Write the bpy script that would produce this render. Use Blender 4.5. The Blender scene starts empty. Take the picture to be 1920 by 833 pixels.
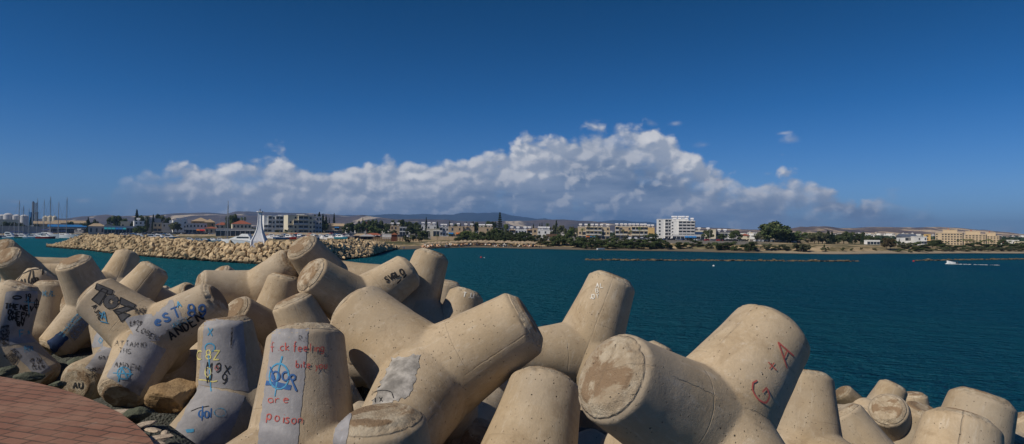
import bpy, bmesh, math, random
from mathutils import Vector, Matrix, Quaternion, noise
from mathutils.bvhtree import BVHTree
D=bpy.data; SC=bpy.context.scene; COL=SC.collection
rnd=random.Random(11)
F=1200.; CZ=7.5                       # focal length in photograph pixels, camera height above the sea
# ------------------------------------------------------------------ camera frame
def horizon(px): return 427+.0115*px
a=Vector((-.8,-(427-416.5)/F,-1)); b=Vector((.8,-(449.08-416.5)/F,-1))
n=a.cross(b).normalized()
if n.y<0: n=-n
fw=Vector((0,0,-1)); yy=(fw-n*fw.dot(n)).normalized(); xx=yy.cross(n)
RM=Matrix((xx,yy,n))                  # camera to world
CAM=Vector((0,0,CZ))
def ray(px,py): return RM@Vector(((px-960)/F,-(py-416.5)/F,-1))
def pix(p):
    c=RM.transposed()@(Vector(p)-CAM); return (960+F*c.x/-c.z,416.5-F*c.y/-c.z,-c.z)
def onz(px,py,z):
    r=ray(px,py); return CAM+r*((z-CZ)/r.z)
def ground_xy(px,d):                  # point at forward distance d along the azimuth of photo column px
    r=ray(px,horizon(px)); return Vector((r.x*d,r.y*d,0))
cd=D.cameras.new('camera'); cam=D.objects.new('camera',cd); COL.objects.link(cam)
cd.sensor_width=36; cd.lens=36*F/1920; cd.clip_end=60000; cd.clip_start=.1
cam.matrix_world=Matrix.Translation(CAM)@RM.to_4x4(); SC.camera=cam
# ------------------------------------------------------------------ render settings
SC.render.engine='CYCLES'
SC.view_settings.view_transform='Standard'; SC.view_settings.look='None'; SC.view_settings.exposure=0; SC.view_settings.gamma=1
try: SC.cycles.use_denoising=True
except Exception: pass
SC.cycles.max_bounces=5; SC.cycles.volume_bounces=0; SC.cycles.transparent_max_bounces=12
# ------------------------------------------------------------------ helpers
def tag(o,label=None,cat=None,group=None,kind=None):
    if label:o['label']=label
    if cat:o['category']=cat
    if group:o['group']=group
    if kind:o['kind']=kind
    return o
class MB:
    def __init__(s): s.v=[];s.f=[];s.m=[]
    def add(s,vs,fs,mi=0):
        k=len(s.v); s.v+=[tuple(v) for v in vs]; s.f+=[tuple(i+k for i in f) for f in fs]; s.m+=[mi]*len(fs); return s
    def box(s,x0,x1,y0,y1,z0,z1,mi=0):
        s.add([(x0,y0,z0),(x1,y0,z0),(x1,y1,z0),(x0,y1,z0),(x0,y0,z1),(x1,y0,z1),(x1,y1,z1),(x0,y1,z1)],
              [(0,3,2,1),(4,5,6,7),(0,1,5,4),(1,2,6,5),(2,3,7,6),(3,0,4,7)],mi); return s
    def tube(s,pts,rad,n=8,mi=0,cap=True):
        pts=[Vector(p) for p in pts]; rad=rad if isinstance(rad,(list,tuple)) else [rad]*len(pts)
        rings=[]
        for i,p in enumerate(pts):
            t=(pts[min(i+1,len(pts)-1)]-pts[max(i-1,0)]).normalized()
            u=t.cross(Vector((0,0,1)) if abs(t.z)<.9 else Vector((1,0,0))).normalized(); w=t.cross(u)
            rings.append([p+(u*math.cos(2*math.pi*k/n)+w*math.sin(2*math.pi*k/n))*rad[i] for k in range(n)])
        vs=[q for r in rings for q in r]; fs=[]
        for i in range(len(pts)-1):
            for k in range(n): fs.append((i*n+k,(i+1)*n+k,(i+1)*n+(k+1)%n,i*n+(k+1)%n))
        if cap: fs.append(tuple(range(n))); fs.append(tuple((len(pts)-1)*n+k for k in reversed(range(n))))
        s.add(vs,fs,mi); return s
    def prism(s,poly,y0,y1,mi=0):     # polygon in xz, extruded along y
        m=len(poly); vs=[(p[0],y0,p[1]) for p in poly]+[(p[0],y1,p[1]) for p in poly]
        fs=[tuple(range(m)),tuple(reversed(range(m,2*m)))]+[(i,i+m,(i+1)%m+m,(i+1)%m) for i in range(m)]
        s.add(vs,fs,mi); return s
    def mesh(s,name,mats,smooth=False):
        me=D.meshes.new(name); me.from_pydata(s.v,[],s.f)
        for m in (mats if isinstance(mats,(list,tuple)) else [mats]): me.materials.append(m)
        me.polygons.foreach_set('material_index',s.m)
        if smooth: me.polygons.foreach_set('use_smooth',[True]*len(s.f))
        me.update(); return me
    def build(s,name,mats,parent=None,smooth=False):
        return ob(name,s.mesh(name,mats,smooth),parent)
def ob(name,data,parent=None):
    o=D.objects.new(name,data); COL.objects.link(o)
    if parent: o.parent=parent
    return o
def empty(name,loc,rz=0,label=None,cat=None,group=None):
    o=D.objects.new(name,None); COL.objects.link(o); o.location=loc; o.rotation_euler=(0,0,rz); o.empty_display_size=.2
    return tag(o,label,cat,group)
def copy_tree(o,parent=None):
    c=o.copy(); COL.objects.link(c); c.parent=parent
    for ch in [q for q in D.objects if q.parent==o] if o.name not in KIDS else KIDS[o.name]: copy_tree(ch,c)
    return c
KIDS={}
# ------------------------------------------------------------------ materials
MATS={}
class NT:
    def __init__(s,t): s.t=t; s.n=t.nodes; s.l=t.links
    def node(s,ty,**k):
        x=s.n.new(ty)
        for a_,v in k.items(): setattr(x,a_,v)
        return x
    def put(s,sock,v):
        if isinstance(v,bpy.types.NodeSocket): s.l.new(v,sock)
        else:
            if sock.type=='RGBA' and len(v)==3: v=tuple(v)+(1,)
            sock.default_value=v
    def math(s,op,*a_,clamp=False):
        x=s.node('ShaderNodeMath',operation=op,use_clamp=clamp)
        for i,v in enumerate(a_): s.put(x.inputs[i],v)
        return x.outputs[0]
    def vmath(s,op,*a_,out=0):
        x=s.node('ShaderNodeVectorMath',operation=op)
        for i,v in enumerate(a_):
            if op=='SCALE' and i==1: s.put(x.inputs['Scale'],v)
            else: s.put(x.inputs[i],v)
        return x.outputs['Value'] if op in('DOT_PRODUCT','LENGTH','DISTANCE') else x.outputs[0]
    def mix(s,f,c1,c2,blend='MIX'):
        x=s.node('ShaderNodeMix',data_type='RGBA',blend_type=blend)
        s.put(x.inputs[0],f); s.put(x.inputs[6],c1); s.put(x.inputs[7],c2); return x.outputs[2]
    def noise(s,vec,scale,detail=4,rough=.55,dist=0,col=False):
        x=s.node('ShaderNodeTexNoise')
        if vec is not None: s.put(x.inputs['Vector'],vec)
        x.inputs['Scale'].default_value=scale; x.inputs['Detail'].default_value=detail; x.inputs['Roughness'].default_value=rough; x.inputs['Distortion'].default_value=dist
        return x.outputs['Color' if col else 'Fac']
    def vor(s,vec,scale,feature='F1',rnd_=1,out='Distance',smooth=None):
        x=s.node('ShaderNodeTexVoronoi',feature=feature)
        if vec is not None: s.put(x.inputs['Vector'],vec)
        x.inputs['Scale'].default_value=scale; x.inputs['Randomness'].default_value=rnd_
        if smooth is not None: x.inputs['Smoothness'].default_value=smooth
        return x.outputs[out]
    def step(s,v,a_,b_,o0=0.,o1=1.):   # smooth range map
        x=s.node('ShaderNodeMapRange',interpolation_type='SMOOTHSTEP')
        s.put(x.inputs[0],v)
        for i,q in enumerate((a_,b_,o0,o1)): s.put(x.inputs[i+1],q)
        return x.outputs[0]
    def ramp(s,v,stops):
        x=s.node('ShaderNodeValToRGB'); s.put(x.inputs[0],v); e=x.color_ramp.elements
        while len(e)<len(stops): e.new(.5)
        for i,(p,c) in enumerate(stops): e[i].position=p; e[i].color=tuple(c)+(1,)
        return x.outputs[0]
    def bump(s,h,strength=.5,dist=.02,normal=None):
        x=s.node('ShaderNodeBump'); s.put(x.inputs['Height'],h); x.inputs['Strength'].default_value=strength; x.inputs['Distance'].default_value=dist
        if normal is not None: s.put(x.inputs['Normal'],normal)
        return x.outputs[0]
def newmat(name,rough=.8,spec=.3):
    m=D.materials.new(name); m.use_nodes=True; nt=NT(m.node_tree); p=nt.n['Principled BSDF']
    p.inputs['Roughness'].default_value=rough; p.inputs['Specular IOR Level'].default_value=spec
    return m,nt,p
def mat(name,col,rough=.8,var=.15,scale=3.,bump=0,metal=0,spec=.3,coord='Object'):
    if name in MATS: return MATS[name]
    m,nt,p=newmat(name,rough,spec); tc=nt.node('ShaderNodeTexCoord').outputs[coord]
    f=nt.noise(tc,scale,5,.6); k=nt.step(f,.3,.7,1-var,1+var)
    nt.put(p.inputs['Base Color'],nt.mix(1.,tuple(col),k,'MULTIPLY')); p.inputs['Metallic'].default_value=metal
    if bump: nt.put(p.inputs['Normal'],nt.bump(nt.noise(tc,scale*6,4),.6,bump))
    MATS[name]=m; return m
HAZE=7.5e-5
# ------------------------------------------------------------------ light and sky
SUN_EL=math.radians(43); SUN_DIR=Vector((-.86,-.50,0)).normalized()*math.cos(SUN_EL)+Vector((0,0,math.sin(SUN_EL)))
ld=D.lights.new('sun','SUN'); ld.energy=3.9; ld.angle=math.radians(.5); ld.color=(1,.91,.77)
lo=ob('sun',ld); lo.rotation_euler=SUN_DIR.to_track_quat('Z','Y').to_euler(); lo.location=(0,0,60)
w=D.worlds.new('World'); SC.world=w; w.use_nodes=True; nt=NT(w.node_tree); bg=nt.n['Background']
sky=nt.node('ShaderNodeTexSky',sky_type='NISHITA',sun_disc=False); sky.sun_elevation=SUN_EL
sky.sun_rotation=math.atan2(SUN_DIR.x,SUN_DIR.y); sky.altitude=1500; sky.air_density=1.; sky.dust_density=.3; sky.ozone_density=3.
tc=nt.node('ShaderNodeTexCoord').outputs['Generated']
vn=nt.vmath('NORMALIZE',tc); sp=nt.node('ShaderNodeSeparateXYZ'); nt.put(sp.inputs[0],vn)
az=nt.math('ARCTAN2',sp.outputs[0],sp.outputs[1]); el=nt.math('ARCSINE',sp.outputs[2])
def azel(px,py):
    r=ray(px,py).normalized(); return math.atan2(r.x,r.y),math.asin(r.z)
AZ0,AZ1=-.75,.75; ES=.25
def fcurve(pts):
    c=nt.node('ShaderNodeFloatCurve'); cu=c.mapping.curves[0]
    for i,(x_,y_) in enumerate(pts):
        if i<2: cu.points[i].location=(x_,y_)
        else: cu.points.new(x_,y_)
    c.mapping.update()
    nt.put(c.inputs['Value'],nt.math('DIVIDE',nt.math('SUBTRACT',az,AZ0),AZ1-AZ0)); return c.outputs[0]
def env(pl):
    o=[(0,pl[0][1])]
    for px,py in pl:
        A_,E_=azel(px,py); o.append(((A_-AZ0)/(AZ1-AZ0),max(0,E_/ES+.05)))
    o[0]=(0,o[1][1]); o.append((1,o[-1][1])); 
    o=[(max(0,min(1,x_)),min(1,y_)) for x_,y_ in o]; return nt.math('MULTIPLY',nt.math('SUBTRACT',fcurve(o),.05),ES)
top=env([(60,440),(150,425),(205,372),(222,340),(300,328),(395,306),(430,318),(515,294),(560,312),(640,306),(700,302),(790,292),(880,286),(940,276),(1000,262),(1060,244),(1130,224),(1190,236),(1240,256),(1290,286),(1350,308),(1390,332),(1420,350),(1455,330),(1510,342),(1580,364),(1660,374),(1720,384),(1770,415),(1830,446)])
comb=nt.node('ShaderNodeCombineXYZ'); nt.put(comb.inputs[0],az); nt.put(comb.inputs[1],nt.math('MULTIPLY',el,1.25)); P=comb.outputs[0]
def billow(vec):
    wv=nt.vmath('ADD',vec,nt.vmath('SCALE',nt.vmath('SUBTRACT',nt.noise(vec,16,5,.6,col=True),(.5,.5,.5)),.035))
    n1=nt.noise(wv,9,8,.58); v1=nt.vor(wv,22,'SMOOTH_F1',smooth=.25); v2=nt.vor(wv,55,'SMOOTH_F1',smooth=.25)
    h=nt.math('ADD',nt.math('MULTIPLY',n1,1.3),nt.math('MULTIPLY',v1,-.55)); h=nt.math('ADD',h,nt.math('MULTIPLY',v2,-.25))
    return h
h0=billow(P); h1=billow(nt.vmath('ADD',P,(-.007,.009,0)))
rel=nt.math('SUBTRACT',h0,h1)                       # lit side of each billow
depth=nt.math('ADD',nt.math('SUBTRACT',top,el),.011)                    # angle below the cloud's upper outline
edge=nt.math('ADD',nt.math('MULTIPLY',depth,22),nt.math('MULTIPLY',nt.math('SUBTRACT',h0,.36),1.5))
alpha=nt.step(edge,.0,.38)
# thin towards both ends and where the bank breaks open
brk=nt.noise(P,7,6,.6)
lo_=nt.math('MULTIPLY',nt.step(az,-.60,-.46),nt.step(az,.66,.50))
alpha=nt.math('MULTIPLY',alpha,nt.math('MULTIPLY',lo_,nt.step(nt.math('ADD',brk,nt.math('MULTIPLY',nt.step(az,.30,.50),-.12)),.30,.46,.35,1.)))
# small separate clouds: (px,py,rx,ry,strength)
for (px,py,rx,ry,st) in [(1320,272,40,13,1.),(1482,262,24,14,.9),(1468,250,22,5,.7),(1265,233,20,8,.8),(1222,232,16,10,.6),(30,378,42,8,.75),(150,376,48,9,.85),(128,372,20,7,.8),(60,392,60,5,.5),(515,283,10,5,.6),(1440,326,16,6,.45),(1675,356,22,5,.3),(368,291,9,4,.4),(1550,366,16,8,.4),(1890,432,40,8,.5),(1468,290,10,4,.4)]:
    A_,E_=azel(px,py); q=nt.vmath('SUBTRACT',P,(A_,E_*1.25,0)); q=nt.vmath('MULTIPLY',q,(F/rx,F/ry/1.25,1)); r_=nt.vmath('LENGTH',q)
    e_=nt.math('ADD',nt.math('SUBTRACT',1.,r_),nt.math('MULTIPLY',nt.math('SUBTRACT',h0,.42),1.6))
    alpha=nt.math('MAXIMUM',alpha,nt.math('MULTIPLY',nt.step(e_,0.,1.5),st))
# shading of the bank: bright billows above, flat blue-grey base below
base=nt.step(nt.math('SUBTRACT',depth,nt.math('MULTIPLY',nt.math('SUBTRACT',brk,.5),.10)),.012,.105)
lowd=nt.step(el,.10,.015)
base=nt.math('MAXIMUM',base,nt.math('MULTIPLY',lowd,.9))
CL_B=nt.mix(nt.step(nt.noise(nt.vmath('MULTIPLY',P,(.45,1.6,1.)),9,6,.6),.36,.62),(.10,.17,.30),(.25,.315,.44))
CL_T=nt.mix(nt.step(rel,-.13,.15),(.33,.38,.48),(.62,.63,.67))
shade=nt.mix(nt.math('MULTIPLY',base,nt.step(rel,.20,.02,.55,1.)),CL_T,CL_B)
# a few brighter cumulus heads inside the bank
for (px,py,rx,ry) in [(1045,328,62,20),(1000,332,26,14),(1130,315,50,14),(1290,335,34,20),(520,300,40,16),(555,355,30,14),(960,290,60,22),(1150,260,70,30),(1480,358,36,12),(420,320,30,14),(780,330,50,16),(640,330,40,12),(1300,310,50,18)]:
    A_,E_=azel(px,py); q=nt.vmath('MULTIPLY',nt.vmath('SUBTRACT',P,(A_,E_*1.25,0)),(F/rx,F/ry/1.25,1))
    e_=nt.math('ADD',nt.math('SUBTRACT',1.,nt.vmath('LENGTH',q)),nt.math('MULTIPLY',nt.math('SUBTRACT',h0,.42),2.2))
    shade=nt.mix(nt.math('MULTIPLY',nt.step(e_,.0,1.1),.55),shade,nt.mix(nt.step(rel,-.07,.09),(.40,.45,.54),(.84,.83,.83)))
# clear sky: deep and clean above, paler towards the horizon
hs=nt.node('ShaderNodeHueSaturation'); hs.inputs['Saturation'].default_value=1.12; nt.put(hs.inputs['Color'],sky.outputs[0])
SKYK=.085
skyc=nt.mix(1.,hs.outputs[0],nt.step(el,.0,.42,1.,.55),'MULTIPLY')
skyc=nt.mix(1.,skyc,nt.ramp(nt.math('MULTIPLY',el,2.),[(0,(.34,.50,.88)),(.14,(.36,.58,.92)),(.38,(.14,.55,.92)),(.70,(.05,.56,.90)),(1,(.05,.57,.95))]),'MULTIPLY')
cl=nt.node('ShaderNodeVectorMath',operation='SCALE'); nt.put(cl.inputs[0],shade); cl.inputs['Scale'].default_value=1/SKYK
alpha=nt.math('MULTIPLY',alpha,nt.step(el,-.01,.015))
nt.put(bg.inputs['Color'],skyc); bg.inputs['Strength'].default_value=SKYK
bg2=nt.node('ShaderNodeBackground'); nt.put(bg2.inputs['Color'],nt.mix(alpha,skyc,cl.outputs[0])); bg2.inputs['Strength'].default_value=SKYK
# the cloud nodes are only evaluated in the part of the sky that holds clouds
fl=nt.math('MULTIPLY',nt.math('MULTIPLY',nt.math('LESS_THAN',nt.math('ABSOLUTE',az),.78),nt.math('LESS_THAN',el,.26)),nt.math('GREATER_THAN',el,-.01))
ms=nt.node('ShaderNodeMixShader'); nt.put(ms.inputs[0],fl); nt.l.new(bg.outputs[0],ms.inputs[1]); nt.l.new(bg2.outputs[0],ms.inputs[2])
nt.l.new(ms.outputs[0],nt.n['World Output'].inputs['Surface'])
w.cycles.sampling_method='MANUAL'; w.cycles.sample_map_resolution=512
# ------------------------------------------------------------------ concrete tetrapods
H=1.95; R=.675*H
LEG=[Vector(v) for v in ((0,0,1),(.9428,0,-1/3),(-.4714,.8165,-1/3),(-.4714,-.8165,-1/3))]
def tetra_mesh(name,seed,vox,amp=1.):
    mb=MB(); prof=[(-.06,.245),(.0,.28),(.10,.272),(.30,.238),(.48,.212),(.616,.197),(.626,.192),(.671,.138),(.675,.130)]
    for d in LEG:
        u=d.orthogonal().normalized(); v=d.cross(u); n_=56; rings=[]
        for (t,r) in prof: rings.append([(d*t+(u*math.cos(2*math.pi*k/n_)+v*math.sin(2*math.pi*k/n_))*r)*H for k in range(n_)])
        vs=[q for r in rings for q in r]; fs=[(i*n_+k,i*n_+(k+1)%n_,(i+1)*n_+(k+1)%n_,(i+1)*n_+k) for i in range(len(prof)-1) for k in range(n_)]
        fs+=[tuple(reversed(range(n_))),tuple((len(prof)-1)*n_+k for k in range(n_))]; mb.add(vs,fs)
    me=mb.mesh('tmp',[]); o=D.objects.new('tmp',me); COL.objects.link(o)
    m=o.modifiers.new('r','REMESH'); m.mode='VOXEL'; m.voxel_size=vox; m.use_smooth_shade=True
    m=o.modifiers.new('s','SMOOTH'); m.factor=.5; m.iterations=1
    dg=bpy.context.evaluated_depsgraph_get(); me2=D.meshes.new_from_object(o.evaluated_get(dg)); me2.name=name
    D.objects.remove(o)
    sd=Vector((seed*7.3,seed*3.1,seed*1.7))
    nrm=[v.normal.copy() for v in me2.vertices]
    for v,nn in zip(me2.vertices,nrm):
        p=v.co; t=max(p.dot(d) for d in LEG)/H
        e=.006*noise.noise(p*1.6+sd)+.002*noise.noise(p*7+sd)
        rim=math.exp(-((t-.645)/.03)**2)
        c=noise.noise(p*5.5+sd)*.5+noise.noise(p*13+sd)*.35+noise.noise(p*27+sd)*.2
        e+=amp*(rim*(-.032*max(0,c-.12)**.8*1.6)+ (.010 if t>.62 else 0)*c*.7)
        v.co=p+nn*e
    me2.polygons.foreach_set('use_smooth',[True]*len(me2.polygons)); me2.update()
    return me2
def concrete():
    m,nt,p=newmat('concrete',.88,.25)
    tc=nt.node('ShaderNodeTexCoord').outputs['Object']; oi=nt.node('ShaderNodeObjectInfo').outputs['Random']
    off=nt.node('ShaderNodeCombineXYZ'); nt.put(off.inputs[0],nt.math('MULTIPLY',oi,31.)); nt.put(off.inputs[1],nt.math('MULTIPLY',oi,17.))
    q=nt.vmath('ADD',tc,off.outputs[0])
    dots=None
    for d in LEG:
        x=nt.vmath('DOT_PRODUCT',tc,tuple(d)); dots=x if dots is None else nt.math('MAXIMUM',dots,x)
    t=nt.math('DIVIDE',dots,H)
    big=nt.noise(q,1.1,6,.6); mid=nt.noise(q,5,6,.65); fine=nt.noise(q,38,4,.7)
    c=nt.mix(nt.step(big,.32,.68),(.395,.30,.19),(.49,.385,.262))
    c=nt.mix(nt.step(mid,.50,.74,0,.45),c,(.56,.46,.33))
    c=nt.mix(nt.step(nt.noise(q,2.3,7,.7,.6),.50,.68,0,.6),c,(.29,.205,.12))
    c=nt.mix(nt.step(fine,.35,.7,0,.22),c,(.25,.20,.14)); c=nt.mix(nt.step(nt.noise(nt.vmath('MULTIPLY',q,(5,5,.9)),3.2,5,.7),.54,.70,0,.38),c,(.60,.53,.43)); c=nt.mix(nt.step(nt.noise(nt.vmath('MULTIPLY',q,(4,4,.7)),2.1,6,.7),.58,.72,0,.45),c,(.19,.145,.10)); c=nt.mix(nt.step(nt.noise(q,.75,3,.5),.40,.62,0,.35),c,(.36,.33,.285))
    # pour lines round each leg, light rain streaks
    band=nt.noise(nt.vmath('MULTIPLY',q,(1,1,1)),90,2,.5)
    # cast seam where the two halves of the mould met
    sx=nt.node('ShaderNodeSeparateXYZ'); nt.put(sx.inputs[0],tc)
    wob=nt.math('ADD',nt.math('MULTIPLY',nt.math('SUBTRACT',nt.noise(q,14,4),.5),.03),nt.math('MULTIPLY',nt.math('SUBTRACT',nt.noise(q,1.5,2),.5),.05))
    seam=nt.math('ABSOLUTE',nt.math('ADD',sx.outputs[1],wob))
    s1=nt.math('MULTIPLY',nt.step(seam,.014,.003),nt.step(nt.noise(q,3.5,3),.36,.5))
    rotd=nt.math('ADD',nt.math('MULTIPLY',sx.outputs[0],.866),nt.math('MULTIPLY',sx.outputs[1],.5))
    s2=nt.math('MULTIPLY',nt.step(nt.math('ABSOLUTE',nt.math('ADD',rotd,wob)),.011,.003),nt.step(nt.noise(q,2.1,3),.5,.6))
    seamv=nt.math('MAXIMUM',s1,s2)
    ring=nt.math('MULTIPLY',nt.step(nt.math('ABSOLUTE',nt.math('SUBTRACT',nt.math('ADD',t,nt.math('MULTIPLY',wob,.25)),.262)),.0045,.001),nt.step(nt.noise(q,1.7,2),.45,.6))
    seamv=nt.math('MULTIPLY',seamv,nt.step(oi,.35,.9,.05,.9)); seamv=nt.math('MAXIMUM',seamv,nt.math('MULTIPLY',ring,.35))
    # pits and air holes
    pd=nt.vor(q,15); pr=nt.vor(q,15,out='Color'); pm=nt.node('ShaderNodeSeparateColor'); nt.put(pm.inputs[0],pr)
    hole=nt.math('MULTIPLY',nt.step(pd,.15,.05),nt.step(pm.outputs[0],.76,.84))
    pd2=nt.vor(q,34); pr2=nt.vor(q,34,out='Color'); pm2=nt.node('ShaderNodeSeparateColor'); nt.put(pm2.inputs[0],pr2)
    hole=nt.math('MAXIMUM',hole,nt.math('MULTIPLY',nt.math('MULTIPLY',nt.step(pd2,.26,.08),nt.step(pm2.outputs[1],.82,.9)),.7))
    # rough cast end face and chamfer with brown wear patches
    tip=nt.step(nt.math('ADD',t,nt.math('MULTIPLY',nt.math('SUBTRACT',mid,.5),.012)),.633,.640)
    tc_=nt.mix(nt.step(mid,.4,.65),(.37,.29,.20),(.56,.48,.36))
    tc_=nt.mix(nt.math('MULTIPLY',nt.step(nt.noise(q,2.2,8,.68,.4),.46,.53),nt.step(t,.660,.666)),tc_,(.235,.150,.085))
    c=nt.mix(nt.math('MULTIPLY',tip,.8),c,tc_)
    c=nt.mix(nt.math('MULTIPLY',seamv,.35),c,(.17,.13,.09)); c=nt.mix(nt.math('MULTIPLY',hole,.8),c,(.07,.055,.04))
    # wet dark growth just above the sea
    gz=nt.node('ShaderNodeSeparateXYZ'); nt.put(gz.inputs[0],nt.node('ShaderNodeNewGeometry').outputs['Position'])
    wet=nt.step(nt.math('ADD',gz.outputs[2],nt.math('MULTIPLY',mid,.5)),2.35,1.55)
    c=nt.mix(nt.math('MULTIPLY',wet,.9),c,nt.mix(mid,(.05,.035,.015),(.14,.10,.055)))
    br=nt.step(oi,0,1,.88,1.08); c=nt.mix(1.,c,br,'MULTIPLY')
    nt.put(p.inputs['Base Color'],c)
    hgt=nt.math('ADD',nt.math('MULTIPLY',mid,.5),nt.math('MULTIPLY',fine,.25)); hgt=nt.math('SUBTRACT',hgt,nt.math('MULTIPLY',hole,1.4)); hgt=nt.math('SUBTRACT',hgt,nt.math('MULTIPLY',seamv,.8))
    hgt=nt.math('ADD',hgt,nt.math('MULTIPLY',tip,nt.math('MULTIPLY',nt.noise(q,19,6,.75),2.6)))
    nt.put(p.inputs['Normal'],nt.bump(nt.math('ADD',hgt,nt.math('MULTIPLY',nt.noise(q,120,3,.6),.22)),.85,.013))
    return m
MC=concrete()
TM=[tetra_mesh('tetrapod',i,.0205) for i in range(3)]
for me in TM: me.materials.clear(); me.materials.append(MC)
FIT={"T1a":[-14.9967, 19.7429, 6.0657, -0.6203, -0.2881, -0.2776, 0.6747],
"T1b":[-14.1892, 19.0196, 5.8938, -0.6197, -0.3115, -0.2935, 0.6579],
"T2":[-12.3987, 15.9227, 5.2561, 0.5358, -0.2609, -0.1077, -0.7958],
"T3":[-10.6908, 13.357, 5.082, 0.9842, -0.0603, 0.1514, 0.0693],
"T4":[-11.3932, 15.7691, 4.8952, 0.4583, -0.0011, 0.0388, 0.8879],
"T5":[-10.031, 15.4824, 5.6003, -0.4798, -0.1814, -0.1332, 0.848],
"T6":[-12.7908, 20.5637, 5.5883, 0.4512, -0.0861, 0.2511, 0.852],
"T7":[-9.9094, 16.3884, 5.4441, 0.5258, 0.1394, 0.2598, 0.7979],
"T8":[-6.3078, 11.3008, 5.586, -0.0646, 0.4827, 0.0332, 0.8728],
"T9":[-9.815, 18.8826, 4.9584, -0.8988, -0.372, 0.2316, 0.0136],
"T10":[-7.5606, 12.7099, 4.7426, 0.3365, 0.2597, -0.6596, 0.6199],
"T11":[-7.6229, 18.6464, 5.3839, 0.4107, 0.3719, 0.1198, -0.8238],
"T12":[-6.7477, 14.8541, 5.1828, -0.4119, 0.2868, 0.0044, 0.8649],
"T13":[-6.0324, 15.197, 6.0136, 0.8836, 0.0799, 0.4312, -0.1638],
"T14":[-4.269, 15.2177, 6.2804, -0.5186, 0.0028, 0.3817, -0.7651],
"T15":[-5.4128, 14.4428, 5.227, -0.5777, -0.0519, -0.1142, -0.8065],
"T16":[-3.5226, 11.8681, 5.0808, 0.5581, -0.1374, -0.156, 0.8033],
"T17":[-5.1777, 14.1371, 5.0773, 0.4158, 0.3945, 0.2069, -0.7929],
"T18":[-2.0132, 6.272, 5.2564, 0.5701, -0.1093, 0.0887, 0.8094],
"T19":[-4.1228, 9.6438, 4.8837, 0.6036, 0.0462, -0.0633, -0.7934],
"T20":[-3.0225, 12.6942, 6.0161, 0.8542, 0.2503, -0.4036, 0.2116],
"T22":[-2.1047, 13.7946, 5.8472, 0.6514, 0.0701, 0.15, 0.7405],
"T23":[-2.1508, 19.6062, 4.7384, 0.6758, 0.0816, 0.0617, 0.7299],
"T24":[-2.1955, 14.7214, 4.6897, 0.6347, -0.0446, -0.052, 0.7697],
"T25":[-1.3133, 13.4446, 5.0489, -0.6664, -0.0225, -0.1944, -0.7195],
"T26":[-0.891, 7.052, 5.8747, 0.1541, 0.476, 0.0752, 0.8626],
"T27":[-0.9835, 5.4429, 4.688, 0.9757, 0.0371, -0.0313, -0.2135],
"T28":[0.0735, 6.1043, 4.9222, 0.6886, -0.1107, 0.2847, 0.6577],
"T29":[1.156, 9.9881, 5.6255, 0.7455, 0.078, 0.1711, 0.6394],
"T30":[3.4496, 17.0257, 3.4103, -0.7687, -0.1089, -0.2179, -0.5914],
"T50":[1.4969, 12.3494, 3.2223, 0.9041, 0.0435, 0.0573, -0.4213],
"T31":[1.7173, 5.7479, 5.7676, 0.833, 0.1578, -0.4836, 0.2174],
"T32":[4.6841, 10.1301, 4.0512, -0.0439, 0.082, 0.1461, 0.9849],
"T33":[7.0154, 12.1471, 3.0563, 0.8508, -0.0137, -0.2807, -0.444],
"T34":[8.5327, 14.0392, 3.1616, -0.5525, 0.0583, 0.4275, -0.7132],
"T35":[10.2232, 18.073, 2.2316, 0.0167, 0.248, 0.0238, 0.9683],
"T36":[12.5127, 19.7281, 1.427, 0.8621, -0.0433, -0.025, 0.5042],
"T37":[13.1846, 23.9306, 0.7965, -0.0521, -0.3537, 0.0405, 0.933],
"T38":[8.3823, 13.654, 2.7252, 0.8135, 0.0454, 0.1254, -0.5661],
"T39":[5.8465, 8.4304, 4.2162, 0.8805, 0.0397, 0.1765, 0.4382],
"T40":[4.5926, 6.8315, 4.3585, 0.8586, -0.0471, 0.2465, 0.4471],
"T51":[6.9289, 9.0442, 3.4803, -0.9146, -0.1187, -0.0126, -0.3863],
"T41":[15.1389, 18.1215, 1.3142, -0.0278, 0.237, -0.1448, -0.9603]}
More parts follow.
